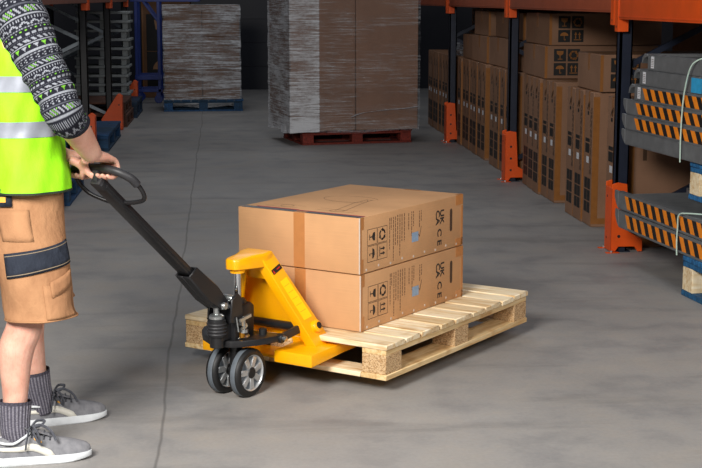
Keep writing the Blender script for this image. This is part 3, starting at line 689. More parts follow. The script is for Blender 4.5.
# ------------------------------------------------------------------ aluminium ramps, right
RA = math.atan2(-(1.12), .115)  # ramps run towards the camera, splayed slightly
def make_ramp(label, loc, L, W, H, stripes, white, lip, rz):
    root = thing('loading_ramp', label, 'ramp', loc, rz)
    # local x = along the ramp (towards camera), y = outward (away from aisle negative side), aisle face at y=0
    mb = MB()
    for s in (0, W-.03):
        mb.box(0, L, s, s+.006, .004, H-.004).box(-.0, L, s-.0, s+.03, H-.006, H).box(0, L, s, s+.03, 0, .006)
    mb.build('side_rail', 'alu', root, .002, 1)
    MB().box(.02, L, .03, W-.03, H-.028, H-.018).build('deck', 'alu_dark', root)
    if lip == 'hook':
        MB().prism([(.0,-.002,H),(0,-.002,H-.012),(-.05,-.002,H-.022),(-.085,-.002,H-.055),(-.075,-.002,H-.02),(-.045,-.002,H+.002)], (0, W+.004, 0)).box(0, .006, 0, W, .004, H-.004).build('lip', 'alu', root, .002, 1)
    else:
        MB().prism([(.0,-.002,H),(0,-.002,.004),(-.03,-.002,H*.28),(-.055,-.002,H*.62),(-.055,-.002,H)], (0, .012, 0)).prism([(.0,W-.01,H),(0,W-.01,.004),(-.03,W-.01,H*.28),(-.055,W-.01,H*.62),(-.055,W-.01,H)], (0, .012, 0)).build('tapered_end', 'alu', root, .002, 1)
    if stripes is not None:
        M = frame((0, -.0012, 0), (1, 0, 0), (0, 0, 1)); kb, ko = MB(), MB()
        x = stripes; k = 0; a, b = H*.14, H*.84; sk = .046; p = .055
        while x < L - .1:
            (kb if k % 2 else ko).b.faces.new([(kb if k % 2 else ko).b.verts.new(M @ V(q)) for q in ((x+sk,a,0),(x+sk+p,a,0),(x+p,b,0),(x,b,0))]); x += p; k += 1
        st = kb.build('hazard_tape', 'stripe_black', root, label='black and orange hazard stripes'); ko.build('orange_stripe', 'stripe_orange', st)
    if white:
        M = frame((0, -.0014, 0), (1, 0, 0), (0, 0, 1)); mb = MB(); quad(mb, M, .05, .095, H*.15, H*.88); wl = mb.build('white_label', 'paper', root, label='white paper label')
        mb = MB()
        for k in range(5): quad(mb, M, .058, .086, H*(.25+.11*k), H*(.28+.11*k), .0004)
        mb.build('label_lines', 'ink_soft', wl)
    return root
rz = RA
ux = V((math.cos(rz), math.sin(rz), 0)); uy = V((-math.sin(rz), math.cos(rz), 0))
RB = V((2.272, 8.055, 0))
def rloc(a, z, b=0): q = RB + ux*a + uy*b; return (q.x, q.y, z)
low = [('striped metal ramp lying at the bottom of the low pair on the blue pallet', .216, -.06), ('striped metal ramp on top of the low pair beside the orange guard', .325, -.075)]
for lb, z, a in low: make_ramp(lb, rloc(a, z), 2.5, .46, .105, .10, False, 'taper', rz)
make_ramp('bare narrow metal ramp lying flat on the low striped pair', rloc(.30, .435, .30), 2.0, .28, .075, None, False, 'taper', rz)
hi = [('plain grey ramp at the bottom of the tall ramp stack', .713, 0, None, False, 'taper'), ('striped ramp directly above the plain bottom one in the tall ramp stack', .801, 0, .13, False, 'taper'),
      ('striped ramp with tapered end, third up in the tall ramp stack', .889, .015, .13, False, 'taper'), ('striped ramp with hooked lip and white label in the tall ramp stack', .977, .12, .12, True, 'hook'),
      ('plain ramp with hooked lip and blue sticker, second from the top of the stack', 1.066, .19, None, True, 'hook'), ('plain ramp with hooked lip at the top of the ramp stack', 1.155, .30, None, True, 'hook'),
      ]
for k, (lb, z, a, st, wl, lip) in enumerate(hi):
    r_ = make_ramp(lb, rloc(a, z), 2.5-a, .46, .088 if True else 0, st, wl, lip, rz)
    if k == 4:
        M = frame((0, -.0016, 0), (1, 0, 0), (0, 0, 1)); mb = MB(); quad(mb, M, .70, .83, .004, .080); mb.build('blue_sticker', 'sticker_cyan', r_)
make_ramp('short grey ramp end standing highest, set back on the tall ramp stack', rloc(.92, 1.246, .1), 1.5, .3, .085, None, False, 'hook', rz)
blue_pallet = pallet_proto('blue', 1.2, 0.8, 0.16, 'blue_wood', 'blue_wood', 'pine')
def blue(loc, rz_, label, group=None): return dup(PAL['blue'], loc, rz_, label, group)
bp = PAL['blue']; bp.location = rloc(.86, .0, .40); bp.rotation_euler = (0, 0, rz); bp.scale = (1, 1, 1.34); tag(bp, 'blue pallet on the floor under the low pair of striped ramps', 'pallet')
b2 = dup(bp, rloc(.86, .512, .42), rz, 'blue pallet wedged between the low ramps and the tall ramp stack')
b2.scale = (1, 1, 1.24)
def strap(pts, label):
    o = MB().tube(smoothpts(pts, 6), .004, 8).build('strap', 'cord', smooth=True); tag(o, label, 'strap')
def rs(a, z, b=-.012): return V(rloc(a, z, b))
strap([rs(1.02,1.255,.03), rs(.97,1.235,-.012), rs(.93,1.19,-.03), rs(.86,1.07,-.024), rs(.83,.95,-.02), rs(.82,.82,-.018), rs(.815,.70,-.014)], 'pale green strap hanging down the side of the tall ramp stack')
strap([rs(1.04,.446,.10), rs(.92,.443,-.004), rs(.85,.425,-.024), rs(.83,.36,-.02), rs(.82,.29,-.018), rs(.818,.205,-.014)], 'pale strap tied around the low pair of striped ramps')
flat_carton('brown carton standing in the shadow behind the nearest orange guard and ramps', (2.86, 7.78, .0), .42, .66, .70, mat='carton_dark')
flat_carton('dark carton behind the tall ramp stack under the orange beam', (3.44, 6.0, .0), .25, 2.2, 1.12, mat='carton_dark')

# ------------------------------------------------------------------ big wrapped load on the red pallet
def add_local(mbx, x0, x1, y0, y1, z0, z1): mbx.box(x0, x1, y0, y1, z0, z1)
BA = R(11)
BL = V((.665, 15.05, 0))
def bl(x, y, z=0): return (BL.x + math.cos(BA)*x - math.sin(BA)*y, BL.y + math.sin(BA)*x + math.cos(BA)*y, z)
red_pallet = pallet_proto('red', 1.22, 0.9, 0.15, 'red_wood', 'red_wood', 'red_wood')
red_pallet.location = bl(.085, .45); red_pallet.rotation_euler = (0, 0, BA); tag(red_pallet, 'red painted pallet under the large wrapped load in the aisle', 'pallet')
bx = -.055
for j, (yy, dd) in enumerate(((-.06, .50), (.45, .50))):
    for i, (xx, ww) in enumerate(((bx, .712), (bx+.714, .70))):
        root = thing('large_carton', f'large plain carton in the big wrapped load, {"front" if j == 0 else "rear"}, {"door side" if i == 0 else "racking side"}', 'box', bl(xx, yy, .153), BA)
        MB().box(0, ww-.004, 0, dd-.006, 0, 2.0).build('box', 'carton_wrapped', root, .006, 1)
        MB().box(ww*.48, ww*.56, -.001, 0, 1.6, 2.0).build('tape', 'tape_dim', root)
def wrap(name, label, x0, x1, y0, y1, z0, z1, fn, m, seedv, amp=.006, skirt=.0, n=60, nz=60, cat='stretch film'):
    rng = random.Random(seedv); pts = []
    per = [(x0,y0),(x1,y0),(x1,y1),(x0,y1)]
    ring = []
    for a, b in zip(per, per[1:]+per[:1]):
        for k in range(n): ring.append((a[0]+(b[0]-a[0])*k/n, a[1]+(b[1]-a[1])*k/n))
    ph = [rng.uniform(0, 6) for _ in range(8)]
    cx, cy = (x0+x1)/2, (y0+y1)/2; rings = []
    for j in range(nz+1):
        z = z0 + (z1-z0)*j/nz; r = []
        for i, (x, y) in enumerate(ring):
            q = amp*(1 + math.sin(z*23+ph[0]+.9*math.sin(i*.13+ph[1])) * math.sin(i*.21+ph[2]+z*5) + .6*math.sin(z*61+i*.09+ph[3]))
            low = max(0, 1-(z-z0)/.14); q += low*(.010*math.sin(i*.33+ph[4]) + .005*math.sin(i*.7+ph[5]) - skirt)
            ddx, ddy = x-cx, y-cy; l = math.hypot(ddx, ddy); r.append(V(fn(x+ddx/l*q, y+ddy/l*q, z + low*.012*math.sin(i*.16+ph[6]))))
        rings.append(r)
    o = MB().loft(rings, cap=False).build(name, m, smooth=True); return tag(o, label, cat)
wrap('stretch_film', 'clear stretch film around the large load on the red pallet', bx-.012, bx+1.425, -.074, .962, .135, 2.12, bl, 'film_big', 3, .004)
# loose folds of film along the bottom of the load
rope = smoothpts([bl(.60,-.095,.30), bl(.72,-.10,.34), bl(.95,-.098,.365), bl(1.2,-.095,.38), bl(1.36,-.09,.40)], 6)
tag(MB().tube(rope, [(.004,.026)]*6 + [(.004,.018)]*(len(rope)-6), 8).build('loose_film', 'film_small', smooth=True), 'loose twisted tail of film across the lower front of the large wrapped load', 'stretch film')

# ------------------------------------------------------------------ smaller wrapped load near the back door
NB = V((-.93, 19.75, 0)); NA = R(2)
def nb_(x, y, z=0): return (NB.x + math.cos(NA)*x - math.sin(NA)*y, NB.y + math.sin(NA)*x + math.cos(NA)*y, z)
np_ = pallet_proto('allblue', 1.09, .95, .16, 'deep_blue_wood', 'deep_blue_wood', 'deep_blue_wood'); np_.location = nb_(0, .5); np_.rotation_euler = (0, 0, NA); tag(np_, 'dark blue pallet under the film-wrapped load in front of the back door', 'pallet')
for j in range(3):
    for i in range(2):
        root = thing('packed_carton', f'brown carton inside the smaller wrapped load, {("bottom","middle","top")[j]} layer, {"beside the blue trolley" if i == 0 else "beside the dark door"}', 'box', nb_(.02+.52*i, .06, .163+.43*j), NA)
        MB().box(0, .515, 0, .85, 0, .428).build('box', 'carton_dark', root, .006, 1)
        MB().box(.235, .28, 0.02, .83, .428, .4285).build('tape', 'tape_dim', root)
wrap('stretch_film', 'crinkled silvery stretch film around the smaller load by the back door', .008, 1.067, .048, .922, .06, 1.462, nb_, 'film_small', 8, .005)

# ------------------------------------------------------------------ blue trolley
tr = thing('blue_trolley', 'tall blue steel frame trolley on castors beside the smaller wrapped load', 'trolley', (-1.42, 21.4, 0))
def tb(n, a, b, w=.045): return MB().bar(a, b, w, w, (0,0,1) if abs(V(b).z-V(a).z) < .9 else (0,1,0)).build(n, 'blue_paint', tr, .004, 1)
for x in (.03, .36):
    for y in (0, .6): tb('upright', (x, y, .16), (x, y, 1.75))
for y in (0, .6):
    tb('rail', (.0, y, .19), (.40, y, .19)); tb('rail', (.0, y, .385), (.40, y, .385), .07); tb('rail', (-.05, y, 1.52), (.95, y, 1.52), .05)
    tb('brace', (.14, y, 1.50), (.36, y, 1.20), .035)
for x in (.03, .36): tb('side_rail', (x, 0, .19), (x, .6, .19))
tb('rail', (.95, .0, 1.52), (.95, .6, 1.52))
for x in (.05, .34):
    for y in (0, .6):
        c_ = MB().lathe([(.055,-.018),(.062,-.012),(.062,.012),(.055,.018)], (x, y, .063), (0,1,0), 18).build('castor', 'blue_paint', tr, smooth=True)
        MB().box(x-.03, x+.03, y-.026, y-.02, .06, .16).box(x-.03, x+.03, y+.02, y+.026, .06, .16).build('castor_fork', 'blue_paint', c_)
flat_carton('dark carton stack standing behind the blue trolley', (-1.38, 22.6, 0), .75, .8, 1.5, mat='carton_dark')

# ------------------------------------------------------------------ left racking
LX = -1.42
LY = (10.7, 14.4, 17.2, 20.0)
lr = thing('pallet_rack', 'black pallet racking with galvanised zigzag braces on the worker side of the aisle', 'racking', (LX, 14.4, 0))
rack_frames(lr, LX, LY, 14.4, -1, 'rack_black', 1.0, 2.2)
def lbeam(a, b, x, m):
    bm_ = MB().box(x-.05, x, a-14.4, b-14.4, 1.50, 1.61).build('beam', m, lr, .005, 1)
    for yy, e in ((a, 1), (b, -1)):
        p, q = sorted((yy-14.4-.014*e, yy-14.4+.05*e)); MB().box(x-.06, x+.006, p, q, 1.43, 1.64).build('beam_connector', 'rack_orange', bm_, .002, 1)
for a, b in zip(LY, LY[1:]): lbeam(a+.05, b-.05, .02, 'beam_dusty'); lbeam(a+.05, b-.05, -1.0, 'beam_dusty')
MB().box(-1.0, -.03, -3.6, 5.6, 1.625, 1.64).build('shelf_deck', 'rack_black', lr)
# wedge-shaped guards on this side
def wedge_guard(x, y, label):
    root = thing('column_guard', label, 'post guard', (x, y, 0), 0)
    mb = MB()
    for s in (-1, 1):
        mb.prism([(.13, .07*s, .004), (.13, .07*s, .40), (.10, .07*s, .425), (.075, .07*s, .425), (-.12, .07*s, .13), (-.12, .07*s, .004)], (0, -.006*s, 0))
    mb.box(.124, .13, -.07, .07, .004, .40)
    mb.build('shield', 'rack_orange', root, .003, 1)
    for z, x_ in ((.08,.09),(.30,.09),(.08,-.07)): MB().lathe([(.009,0),(.009,.0008)], (x_, -.0702, z), (0,-1,0), 10).build('bolt_hole', 'stripe_black', root)
wedge_guard(-1.38, 10.45, 'orange wedge guard half hidden behind the worker at shorts height')
wedge_guard(-1.47, 14.2, 'orange wedge guard just above the hand on the tow handle')
wedge_guard(-1.42, 17.1, 'orange wedge guard second along beyond the hand, at a black post')
wedge_guard(-1.42, 19.95, 'orange wedge guard nearest the blue trolley')
MB  # low stock on this side
dup(PAL['allblue'], (-1.70, 10.75, 0), R(90), 'blue pallet on the floor behind the tow handle grip').scale = (1, 1, 1.1)
dup(PAL['allblue'], (-1.73, 14.62, 0), R(90), 'worn blue pallet just beyond the first orange wedge guard past the hand', 'blue pallets left').scale = (1.5, 1, 1.1)
pn = pallet_proto('navy', 1.2, 0.9, .15, 'navy_wood', 'navy_wood', 'navy_wood'); pn.location = (-1.68, 18.75, 0); pn.rotation_euler = (0, 0, R(90)); pn.scale = (1, 1, 1.4); tag(pn, 'dark blue pallet beside the wedge guard nearest the blue trolley', 'pallet')
pb = pallet_proto('brown', 1.2, 0.95, .15, 'brown_wood', 'brown_wood', 'brown_wood'); pb.location = (-1.74, 17.42, 0); pb.rotation_euler = (0, 0, R(90)); tag(pb, 'reddish brown pallet on the floor behind the second wedge guard past the hand', 'pallet')
pb2 = dup(pb, (-1.76, 17.42, .152), R(90), 'reddish brown pallet stacked on another behind the second wedge guard')
# dark cartons between the posts
k = 0
for (x, y, z, D, W, H, lb) in ((-2.96, 11.0, .0, .75, 2.6, 1.38, 'dark brown carton in the shadow behind the sleeve of the worker'), (-2.99, 14.7, .0, .75, 1.15, 1.36, 'dark brown carton behind the first pair of zigzag braces'), (-2.99, 15.95, .0, .75, 1.1, 1.38, 'dark brown carton behind the second zigzag braces')):
    flat_carton(lb, (x, y, z), D, W, H, face='x', mat='carton_dark')
# stack of pale slatted plastic pallets
def pale_pallet(label, loc):
    root = thing('plastic_pallet', label, 'pallet', loc, 0, 'pale pallets stacked between the black posts')
    mb = MB().box(0, .7, 0, .62, .082, .115)
    mb.build('deck', 'pale_plastic', root, .004, 1)
    for xx in (0, .29, .58):
        for yy in (0, .50): MB().box(xx+.02, xx+.09, yy+.03, yy+.10, 0, .083).build('foot', 'pale_plastic', root, .003, 1)
    return root
p0 = pale_pallet('pale grey plastic pallet at the bottom of the stack between black posts', (-2.02, 18.85, .212))
for k in range(1, 10): dup(p0, (-2.02 + random.uniform(-.02, .02), 18.85, .212+.117*k), 0, f'pale grey plastic pallet in the stack between black posts, {ORD[k]} from the bottom' if k < 9 else 'pale grey plastic pallet on top of the stack between black posts', 'pale pallets stacked between the black posts')

# ------------------------------------------------------------------ the worker
HD = math.atan2(.24, .97)                       # facing
fx = V((math.cos(HD), math.sin(HD), 0)); fy = V((-math.sin(HD), math.cos(HD), 0))   # forward, to the person's left
worker = thing('person', 'worker in lime hi-vis vest, patterned sleeves and tan shorts gripping the tow handle', 'person', (-.74, 4.92, 0), HD)
WI = (Matrix.Translation((-.74, 4.92, 0)) @ Matrix.Rotation(HD, 4, 'Z')).inverted()
def wl(p): return WI @ V(p)                      # world -> worker frame
def ell(c, ra, rb, z=None, n=28, pw=2.0, ax=V((1,0,0)), ay=V((0,1,0))):
    out = []
    for i in range(n):
        a = 2*PI*i/n; ca, sa = math.cos(a), math.sin(a)
        out.append(V(c) + ax*ra*math.copysign(abs(ca)**(2/pw), ca) + ay*rb*math.copysign(abs(sa)**(2/pw), sa))
    return out
def pmesh(mb, name, m, bevel=0, remesh=0, smooth_it=0, parent=None, label=None):
    me = mb.mesh(name, bevel, 2, True)
    o = link(name, me, m, parent or worker, label)
    if remesh:
        md = o.modifiers.new('r', 'REMESH'); md.mode = 'VOXEL'; md.voxel_size = remesh; md.use_smooth_shade = True
        if smooth_it: sm = o.modifiers.new('s', 'SMOOTH'); sm.factor = .5; sm.iterations = smooth_it
        dg = bpy.context.evaluated_depsgraph_get(); ev = o.evaluated_get(dg)
        me2 = bpy.data.meshes.new_from_object(ev); o.modifiers.clear(); o.data = me2
        if not me2.materials: me2.materials.append(MATS[m])
    return o
G0w = tl(0, .02) + V((0,0,0)); _R = Matrix.Rotation(TH, 4, 'Z')
def tw(p): return tl(p[0], p[1] + .02, p[2])     # truck local -> world
gripc = V(lp(0, 0))
# joints in world space
RS, RE = V((-.672, 4.715, 1.475)), V((-.538, 4.655, 1.182))
HC = gripc + V((0, -.022, 0))
RWr = tw(HC + V((-.066, -.012, .055)))
LS, LE = V((-.80, 5.10, 1.455)), V((-.80, 5.10, 1.15))
LWr = tw(gripc + V((-.068, .110, .047)))
RH, RK, RA_ = V((-.735, 4.82, .90)), V((-.700, 4.745, .49)), V((-.745, 4.70, .085))
LH, LK, LA = V((-.76, 5.02, .90)), V((-.725, 5.085, .49)), V((-.715, 5.125, .085))
body = MB()
# torso
tz = ((.84,.105,.155),(.92,.118,.172),(1.02,.112,.158),(1.12,.110,.152),(1.24,.120,.165),(1.36,.122,.175),(1.44,.100,.165),(1.49,.07,.10),(1.53,.055,.06),(1.60,.052,.054))
body.loft([ell((0.01 if z < 1.45 else .02, 0, z), a, b, n=32, pw=2.2) for z, a, b in tz])
# head
hz = ((1.575,.045,.045,.03),(1.60,.075,.055,.045),(1.63,.088,.066,.04),(1.67,.096,.073,.035),(1.71,.100,.077,.03),(1.75,.100,.078,.022),(1.79,.088,.07,.015),(1.815,.06,.05,.012),(1.825,.02,.02,.012))
body.loft([ell((x, 0, z), a, b, n=28) for z, a, b, x in hz])
body.ball((.135, 0, 1.685), .018, (1.0, .8, 1.5)); body.ball((.123,0,1.61), .022, (.9,1.2,.8))
for s in (-1, 1): body.ball((.02, .078*s, 1.69), .03, (.6,.3,1.0))
def limb(pts, rad, n=20): body.tube([wl(p) for p in smoothpts(pts, 5)], lerp_list(rad, 5), n)
limb([RH, RH.lerp(RK,.5), RK, RK.lerp(RA_,.28)+V((-.022,0,0)), RK.lerp(RA_,.62)+V((-.012,0,0)), RA_, RA_+V((0,0,-.03))], [.088,.078,.060,.060,.043,.032,.03])
limb([LH, LH.lerp(LK,.5), LK, LK.lerp(LA,.28)+V((-.02,0,0)), LK.lerp(LA,.62)+V((-.01,0,0)), LA, LA+V((0,0,-.03))], [.088,.078,.058,.056,.040,.031,.03])
limb([RS, RS.lerp(RE,.5), RE, RE.lerp(RWr,.35), RE.lerp(RWr,.75), RWr], [.055,.05,.046,.050,.040,.033])
limb([LS, LS.lerp(LE,.5), LE, LE.lerp(LWr,.35), LWr], [.055,.05,.043,.042,.029])
def hand(c, wr, side):
    # c: grip centre (truck frame); closed over the bar, thumb on side*+y
    c = V(c)
    T = lambda p: wl(tw(c + V((p[0], p[1]*side, p[2]))))
    # palm: wrist to knuckles
    st = ((-.068,-.012,.053,.027,.023),(-.052,-.008,.050,.034,.022),(-.032,-.002,.045,.042,.020),(-.008,.000,.040,.045,.0165),(.012,-.001,.032,.043,.0135))
    rings = []
    for u, w_, z, hw, ht in st:
        rings.append([T((u + ht*math.sin(2*PI*i/20)*.25, w_ + hw*math.copysign(abs(math.cos(2*PI*i/20))**.75, math.cos(2*PI*i/20)), z + ht*math.sin(2*PI*i/20))) for i in range(20)])
    body.loft(rings)
    for k, (w0, ln, r) in enumerate(((.033,.96,.0096),(.011,1.04,.0100),(-.0115,.98,.0096),(-.0335,.84,.0084))):
        p = [(-.005,w0*.95,.036),(.016,w0,.031),(.0315,w0,.014),(.0325,w0,-.010),(.018,w0,-.027),(-.006*ln,w0*.98,-.0285),(-.022*ln,w0*.96,-.020)]
        body.tube([T(q) for q in smoothpts(p, 4)], lerp_list([r*1.1,r*1.12,r*1.02,r*1.05,r*.98,r*.95,r*.72], 4), 12)
        body.ball(T(p[-1]), r*.74, n=10)
    p = [(-.060,.022,.036),(-.046,.046,.024),(-.034,.054,.004),(-.027,.047,-.016),(-.018,.036,-.030)]
    body.tube([T(q) for q in smoothpts(p, 4)], lerp_list([.017,.0155,.0125,.0115,.0082], 4), 12); body.ball(T(p[-1]), .0086, n=10)
hand(HC, RWr, 1)
hand(gripc + V((0,.098,-.006)), LWr, -1)
bo = pmesh(body, 'body', 'skin', remesh=.0042, smooth_it=2)
# finger nails of the near hand are turned under the bar; face
for s in (-1, 1):
    ey = pmesh(MB().ball((.118, .034*s, 1.715), .013, (.6,1.1,.8)), 'eye', 'eye')
    pmesh(MB().ball((.1245, .034*s, 1.715), .006, (.4,1,1)), 'iris', 'iris', parent=ey)
pmesh(MB().ball((.128, 0, 1.643), .022, (.35,1.1,.35)), 'lips', 'lip')
hr = MB(); hr.loft([ell((x, 0, z), a, b, n=28) for z, a, b, x in ((1.66,.070,.080,-.035),(1.70,.085,.084,-.022),(1.74,.097,.085,-.008),(1.775,.103,.083,.008),(1.805,.094,.072,.012),(1.83,.066,.052,.012),(1.843,.02,.018,.012))])
pmesh(hr, 'hair', 'hair')

# vest
mb = MB(); rings = []
vz = ((.908,.156,.228,.030),(.96,.152,.220,.028),(1.02,.146,.204,.022),(1.12,.140,.190,.016),(1.22,.136,.188,.012),(1.30,.140,.184,.014),(1.38,.138,.172,.014),(1.45,.116,.150,.010),(1.495,.085,.115,.012),(1.515,.074,.085,.014))
def vest_ring(z, a, b, x, n=72, off=0):
    r = []
    for p in ell((x, 0, z), a+off, b+off, n=n, pw=2.25):
        an = math.atan2(p.y, p.x-x); w_ = .0035*math.sin(an*9+z*22)*(.4+.6*math.sin(z*14+an*2)) + .0025*math.sin(an*15-z*35)
        q = max(0, 1-(z-.905)/.18); w_ += q*.005*math.sin(an*7+1)
        r.append(p + V((p.x-x, p.y, 0)).normalized()*w_)
    return r
def vest_at(z):
    for (z0,a0,b0,x0), (z1,a1,b1,x1) in zip(vz, vz[1:]):
        if z0 <= z <= z1:
            t = (z-z0)/(z1-z0); return (z, a0+(a1-a0)*t, b0+(b1-b0)*t, x0+(x1-x0)*t)
zs = [.908 + (1.515-.908)*i/60 for i in range(61)]
mb.loft([vest_ring(*vest_at(min(z, 1.5149))) for z in zs], cap=False)
vest = pmesh(mb, 'vest', 'hivis', label='lime yellow hi-vis vest')
for k, z0 in enumerate((1.095, 1.245)):
    mb = MB(); mb.loft([vest_ring(*vest_at(z0 + .052*i/6), off=.0022) for i in range(7)], cap=False)
    pmesh(mb, 'reflective_strip', 'reflective', parent=vest, label='silver grey reflective band')
mb = MB(); mb.loft([vest_ring(*vest_at(.9085 + .007*i/2), off=.0022) for i in range(3)], cap=False); pmesh(mb, 'hem_shade_line', 'hem_shade', parent=vest)  # thin dark band: the shadow line at the vest hem, put in as colour

# knitted sleeves, coloured stitch by stitch
def knit_col(sl, an, rng):
    # sl: distance along the sleeve in stitches (rows), an: stitch index around
    base = (.014, .015, .022); W_ = (.25, .265, .30); Gn = (.16, .42, .04); gy = (.07, .075, .092)
    r = int(sl) % 46; i = int(an)
    if r in (1, 2): return W_ if (i//2) % 3 else base
    if r in (4,): return gy if i % 2 else base
    if 6 <= r <= 8: return W_ if (i + r) % 6 < 3 else base
    if r in (10,): return W_
    if 12 <= r <= 15:
        q = (i % 8) - 4; h_ = 15 - r
        return Gn if abs(q) <= h_*.9 and (i//8) % 2 else (W_ if abs(q) <= h_*.9 else base)
    if r in (17, 18): return W_
    if r == 20: return W_ if i % 4 < 2 else gy
    if 22 <= r <= 24: return W_ if (i % 7) in (1, 2) and r != 23 or (i % 7 == 4 and r == 23) else base
    if r == 26: return gy
    if 28 <= r <= 31: return W_ if (i + r*1) % 5 < 2 else (Gn if (i//10) % 3 == 0 and (i+r) % 5 == 3 else base)
    if r in (33,): return W_
    if 35 <= r <= 36: return W_ if i % 3 == 0 else base
    if 38 <= r <= 40:
        q = abs((i % 10) - 5) / 1.7; return W_ if abs(q - (r-38)) < .8 else base
    if r == 42: return gy if i % 3 else W_
    if r == 44: return Gn if i % 9 < 2 else (W_ if i % 9 == 5 else base)
    return base
def sleeve(name, pts, rad, NV, NA, cuff=True, rib=False, mname='knit'):
    P = smoothpts(pts, 24); Rr = lerp_list(rad, 24)
    # resample evenly
    ln = [0]
    for a, b in zip(P, P[1:]): ln.append(ln[-1] + (b-a).length)
    L = ln[-1]; pp, rr = [], []; j = 0
    for k in range(NV+1):
        d_ = L*k/NV
        while j < len(ln)-2 and ln[j+1] < d_: j += 1
        t = (d_-ln[j])/max(1e-9, ln[j+1]-ln[j]); pp.append(P[j].lerp(P[j+1], t)); rr.append(Rr[j] + (Rr[j+1]-Rr[j])*t)
    prev = None; vs = []; cols = []
    rng = random.Random(1)
    for k, p in enumerate(pp):
        d_ = (pp[min(k+1, NV)] - pp[max(k-1, 0)]).normalized()
        u = prev if prev else V((0, -1, 0)); a = (u - d_*u.dot(d_)).normalized(); b = d_.cross(a); prev = a
        s_ = k/NV
        for i in range(NA):
            an = 2*PI*i/NA
            fold = .0030*math.sin(s_*L*95 + 1.6*math.sin(an+1)) + .0018*math.sin(s_*L*160 + an*2) if not rib else .0
            fold *= .35 + .65*min(1, s_*1.6)
            if rib: fold = .0012*math.sin(an*26)
            vs.append(p + (a*math.cos(an)*(.90 if rib else 1) + b*math.sin(an))*(rr[k] + fold))
    fs = [(k*NA+i, k*NA+(i+1) % NA, (k+1)*NA+(i+1) % NA, (k+1)*NA+i) for k in range(NV) for i in range(NA)]
    me = bpy.data.meshes.new(name); me.from_pydata([wl(v) for v in vs], [], fs)
    me.polygons.foreach_set('use_smooth', [True]*len(fs))
    at = me.color_attributes.new('Col', 'FLOAT_COLOR', 'POINT'); buf = []
    for k in range(NV+1):
        for i in range(NA):
            if rib:
                c = (.20,.19,.225) if (i % 6) < 3 else (.075,.07,.095)
                if k > NV*.93 or k < 2: c = (.06,.055,.075)
            elif cuff and k > NV*.965: c = (.028,.03,.04)
            else: c = knit_col(L*k/NV/.0034 + 3, i*140/NA, rng)
            buf += [c[0], c[1], c[2], 1]
    at.data.foreach_set('color', buf)
    return link(name, me, mname, worker)
cuffR = RE.lerp(RWr, .30)
sleeve('sweater_sleeve', [RS + V((-.03,.06,.055)), RS + V((.0,-.0,.0)), RS.lerp(RE,.35)+V((-.0,-.008,0)), RS.lerp(RE,.72)+V((0,-.006,0)), RE + V((-.002,-.006,-.002)), RE.lerp(RWr,.15), cuffR], [.080,.088,.077,.068,.062,.060,.056], 300, 280)
sleeve('sweater_sleeve', [LS + V((.02,-.06,.05)), LS, LS.lerp(LE,.5), LE, LE.lerp(LWr,.3)], [.075,.078,.070,.060,.052], 120, 90)
mb = MB(); mb.loft([ell((.012,0,z), a, b, n=32, pw=2.2) for z, a, b in ((1.44,.108,.168),(1.485,.082,.128),(1.515,.066,.078),(1.545,.060,.066))], cap=False); pmesh(mb, 'sweater_collar', 'navy_cloth')

# shorts: waist and two wide legs in one shell
mb = MB()
def leg_rings(h, k, hem, ra, sgn):
    P = [h + V((0,0,.07)), h + V((0,0,-.06)), h.lerp(hem,.5), hem.lerp(h,.12), hem]
    P = smoothpts(P, 6); rr = lerp_list(ra, 6); out = []
    for j, (p, r) in enumerate(zip(P, rr)):
        ring = []
        for i in range(40):
            an = 2*PI*i/40; s_ = j/(len(P)-1)
            w_ = .004*math.sin(an*5 + s_*9)*s_ + .003*math.sin(an*3 - s_*17)
            ring.append(wl(p) + V((math.cos(an)*(r[0]+w_), math.sin(an)*(r[1]+w_), 0)))
        out.append(ring)
    return out
hemR = V((-.652, 4.745, .492)); hemL = V((-.690, 5.075, .490))
RL = leg_rings(RH + V((.035,0,0)), RK, hemR, [(.125,.085),(.126,.100),(.122,.106),(.116,.102),(.119,.104)], -1)
mb.loft(RL, cap=False)
mb.loft(leg_rings(LH + V((.035,0,0)), LK, hemL, [(.135,.105),(.128,.112),(.118,.106),(.112,.100),(.112,.100)], 1), cap=False)
mb.loft([ell((.02,0,z), a, b, n=40, pw=2.3) for z, a, b in ((.82,.120,.17),(.86,.134,.188),(.93,.133,.188),(.985,.122,.172))])
shorts = pmesh(mb, 'shorts', 'khaki')
ms = shorts.modifiers.new('t', 'SOLIDIFY'); ms.thickness = .004; ms.offset = -1
# patches that follow the near leg surface: s = height above hem / total, angle range in worker frame
def leg_pt(s_, an, off):
    f_ = (1-s_)*(len(RL)-1); j = min(int(f_), len(RL)-2); t = f_-j
    i_ = (an % (2*PI))/(2*PI)*40; i0 = int(i_) % 40; i1 = (i0+1) % 40; tt = i_-int(i_)
    def g_(jj): return RL[jj][i0].lerp(RL[jj][i1], tt)
    p = g_(j).lerp(g_(j+1), t); c = sum((RL[j][q] for q in range(0, 40, 4)), V())/10
    n_ = V((p.x-c.x, p.y-c.y, 0)).normalized(); return p + n_*off
def patch(mbx, s0, s1, a0, a1, tilt=0, off=.004, nx=14, ny=4):
    g_ = [[mbx.b.verts.new(leg_pt(s0 + (s1-s0)*j/ny + tilt*(i/nx-.5), a0 + (a1-a0)*i/nx, off)) for i in range(nx+1)] for j in range(ny+1)]
    for j in range(ny):
        for i in range(nx): mbx.b.faces.new((g_[j][i], g_[j][i+1], g_[j+1][i+1], g_[j+1][i]))
LEGH = .48
def solid(o, th=.003):
    m_ = o.modifiers.new('t', 'SOLIDIFY'); m_.thickness = th; m_.offset = 1; return o
mb = MB(); patch(mb, .435, .560, R(-142), R(-22), .06, .002); band = solid(pmesh(mb, 'knee_band', 'navy_cloth', parent=shorts, label='dark navy band across the knee'))
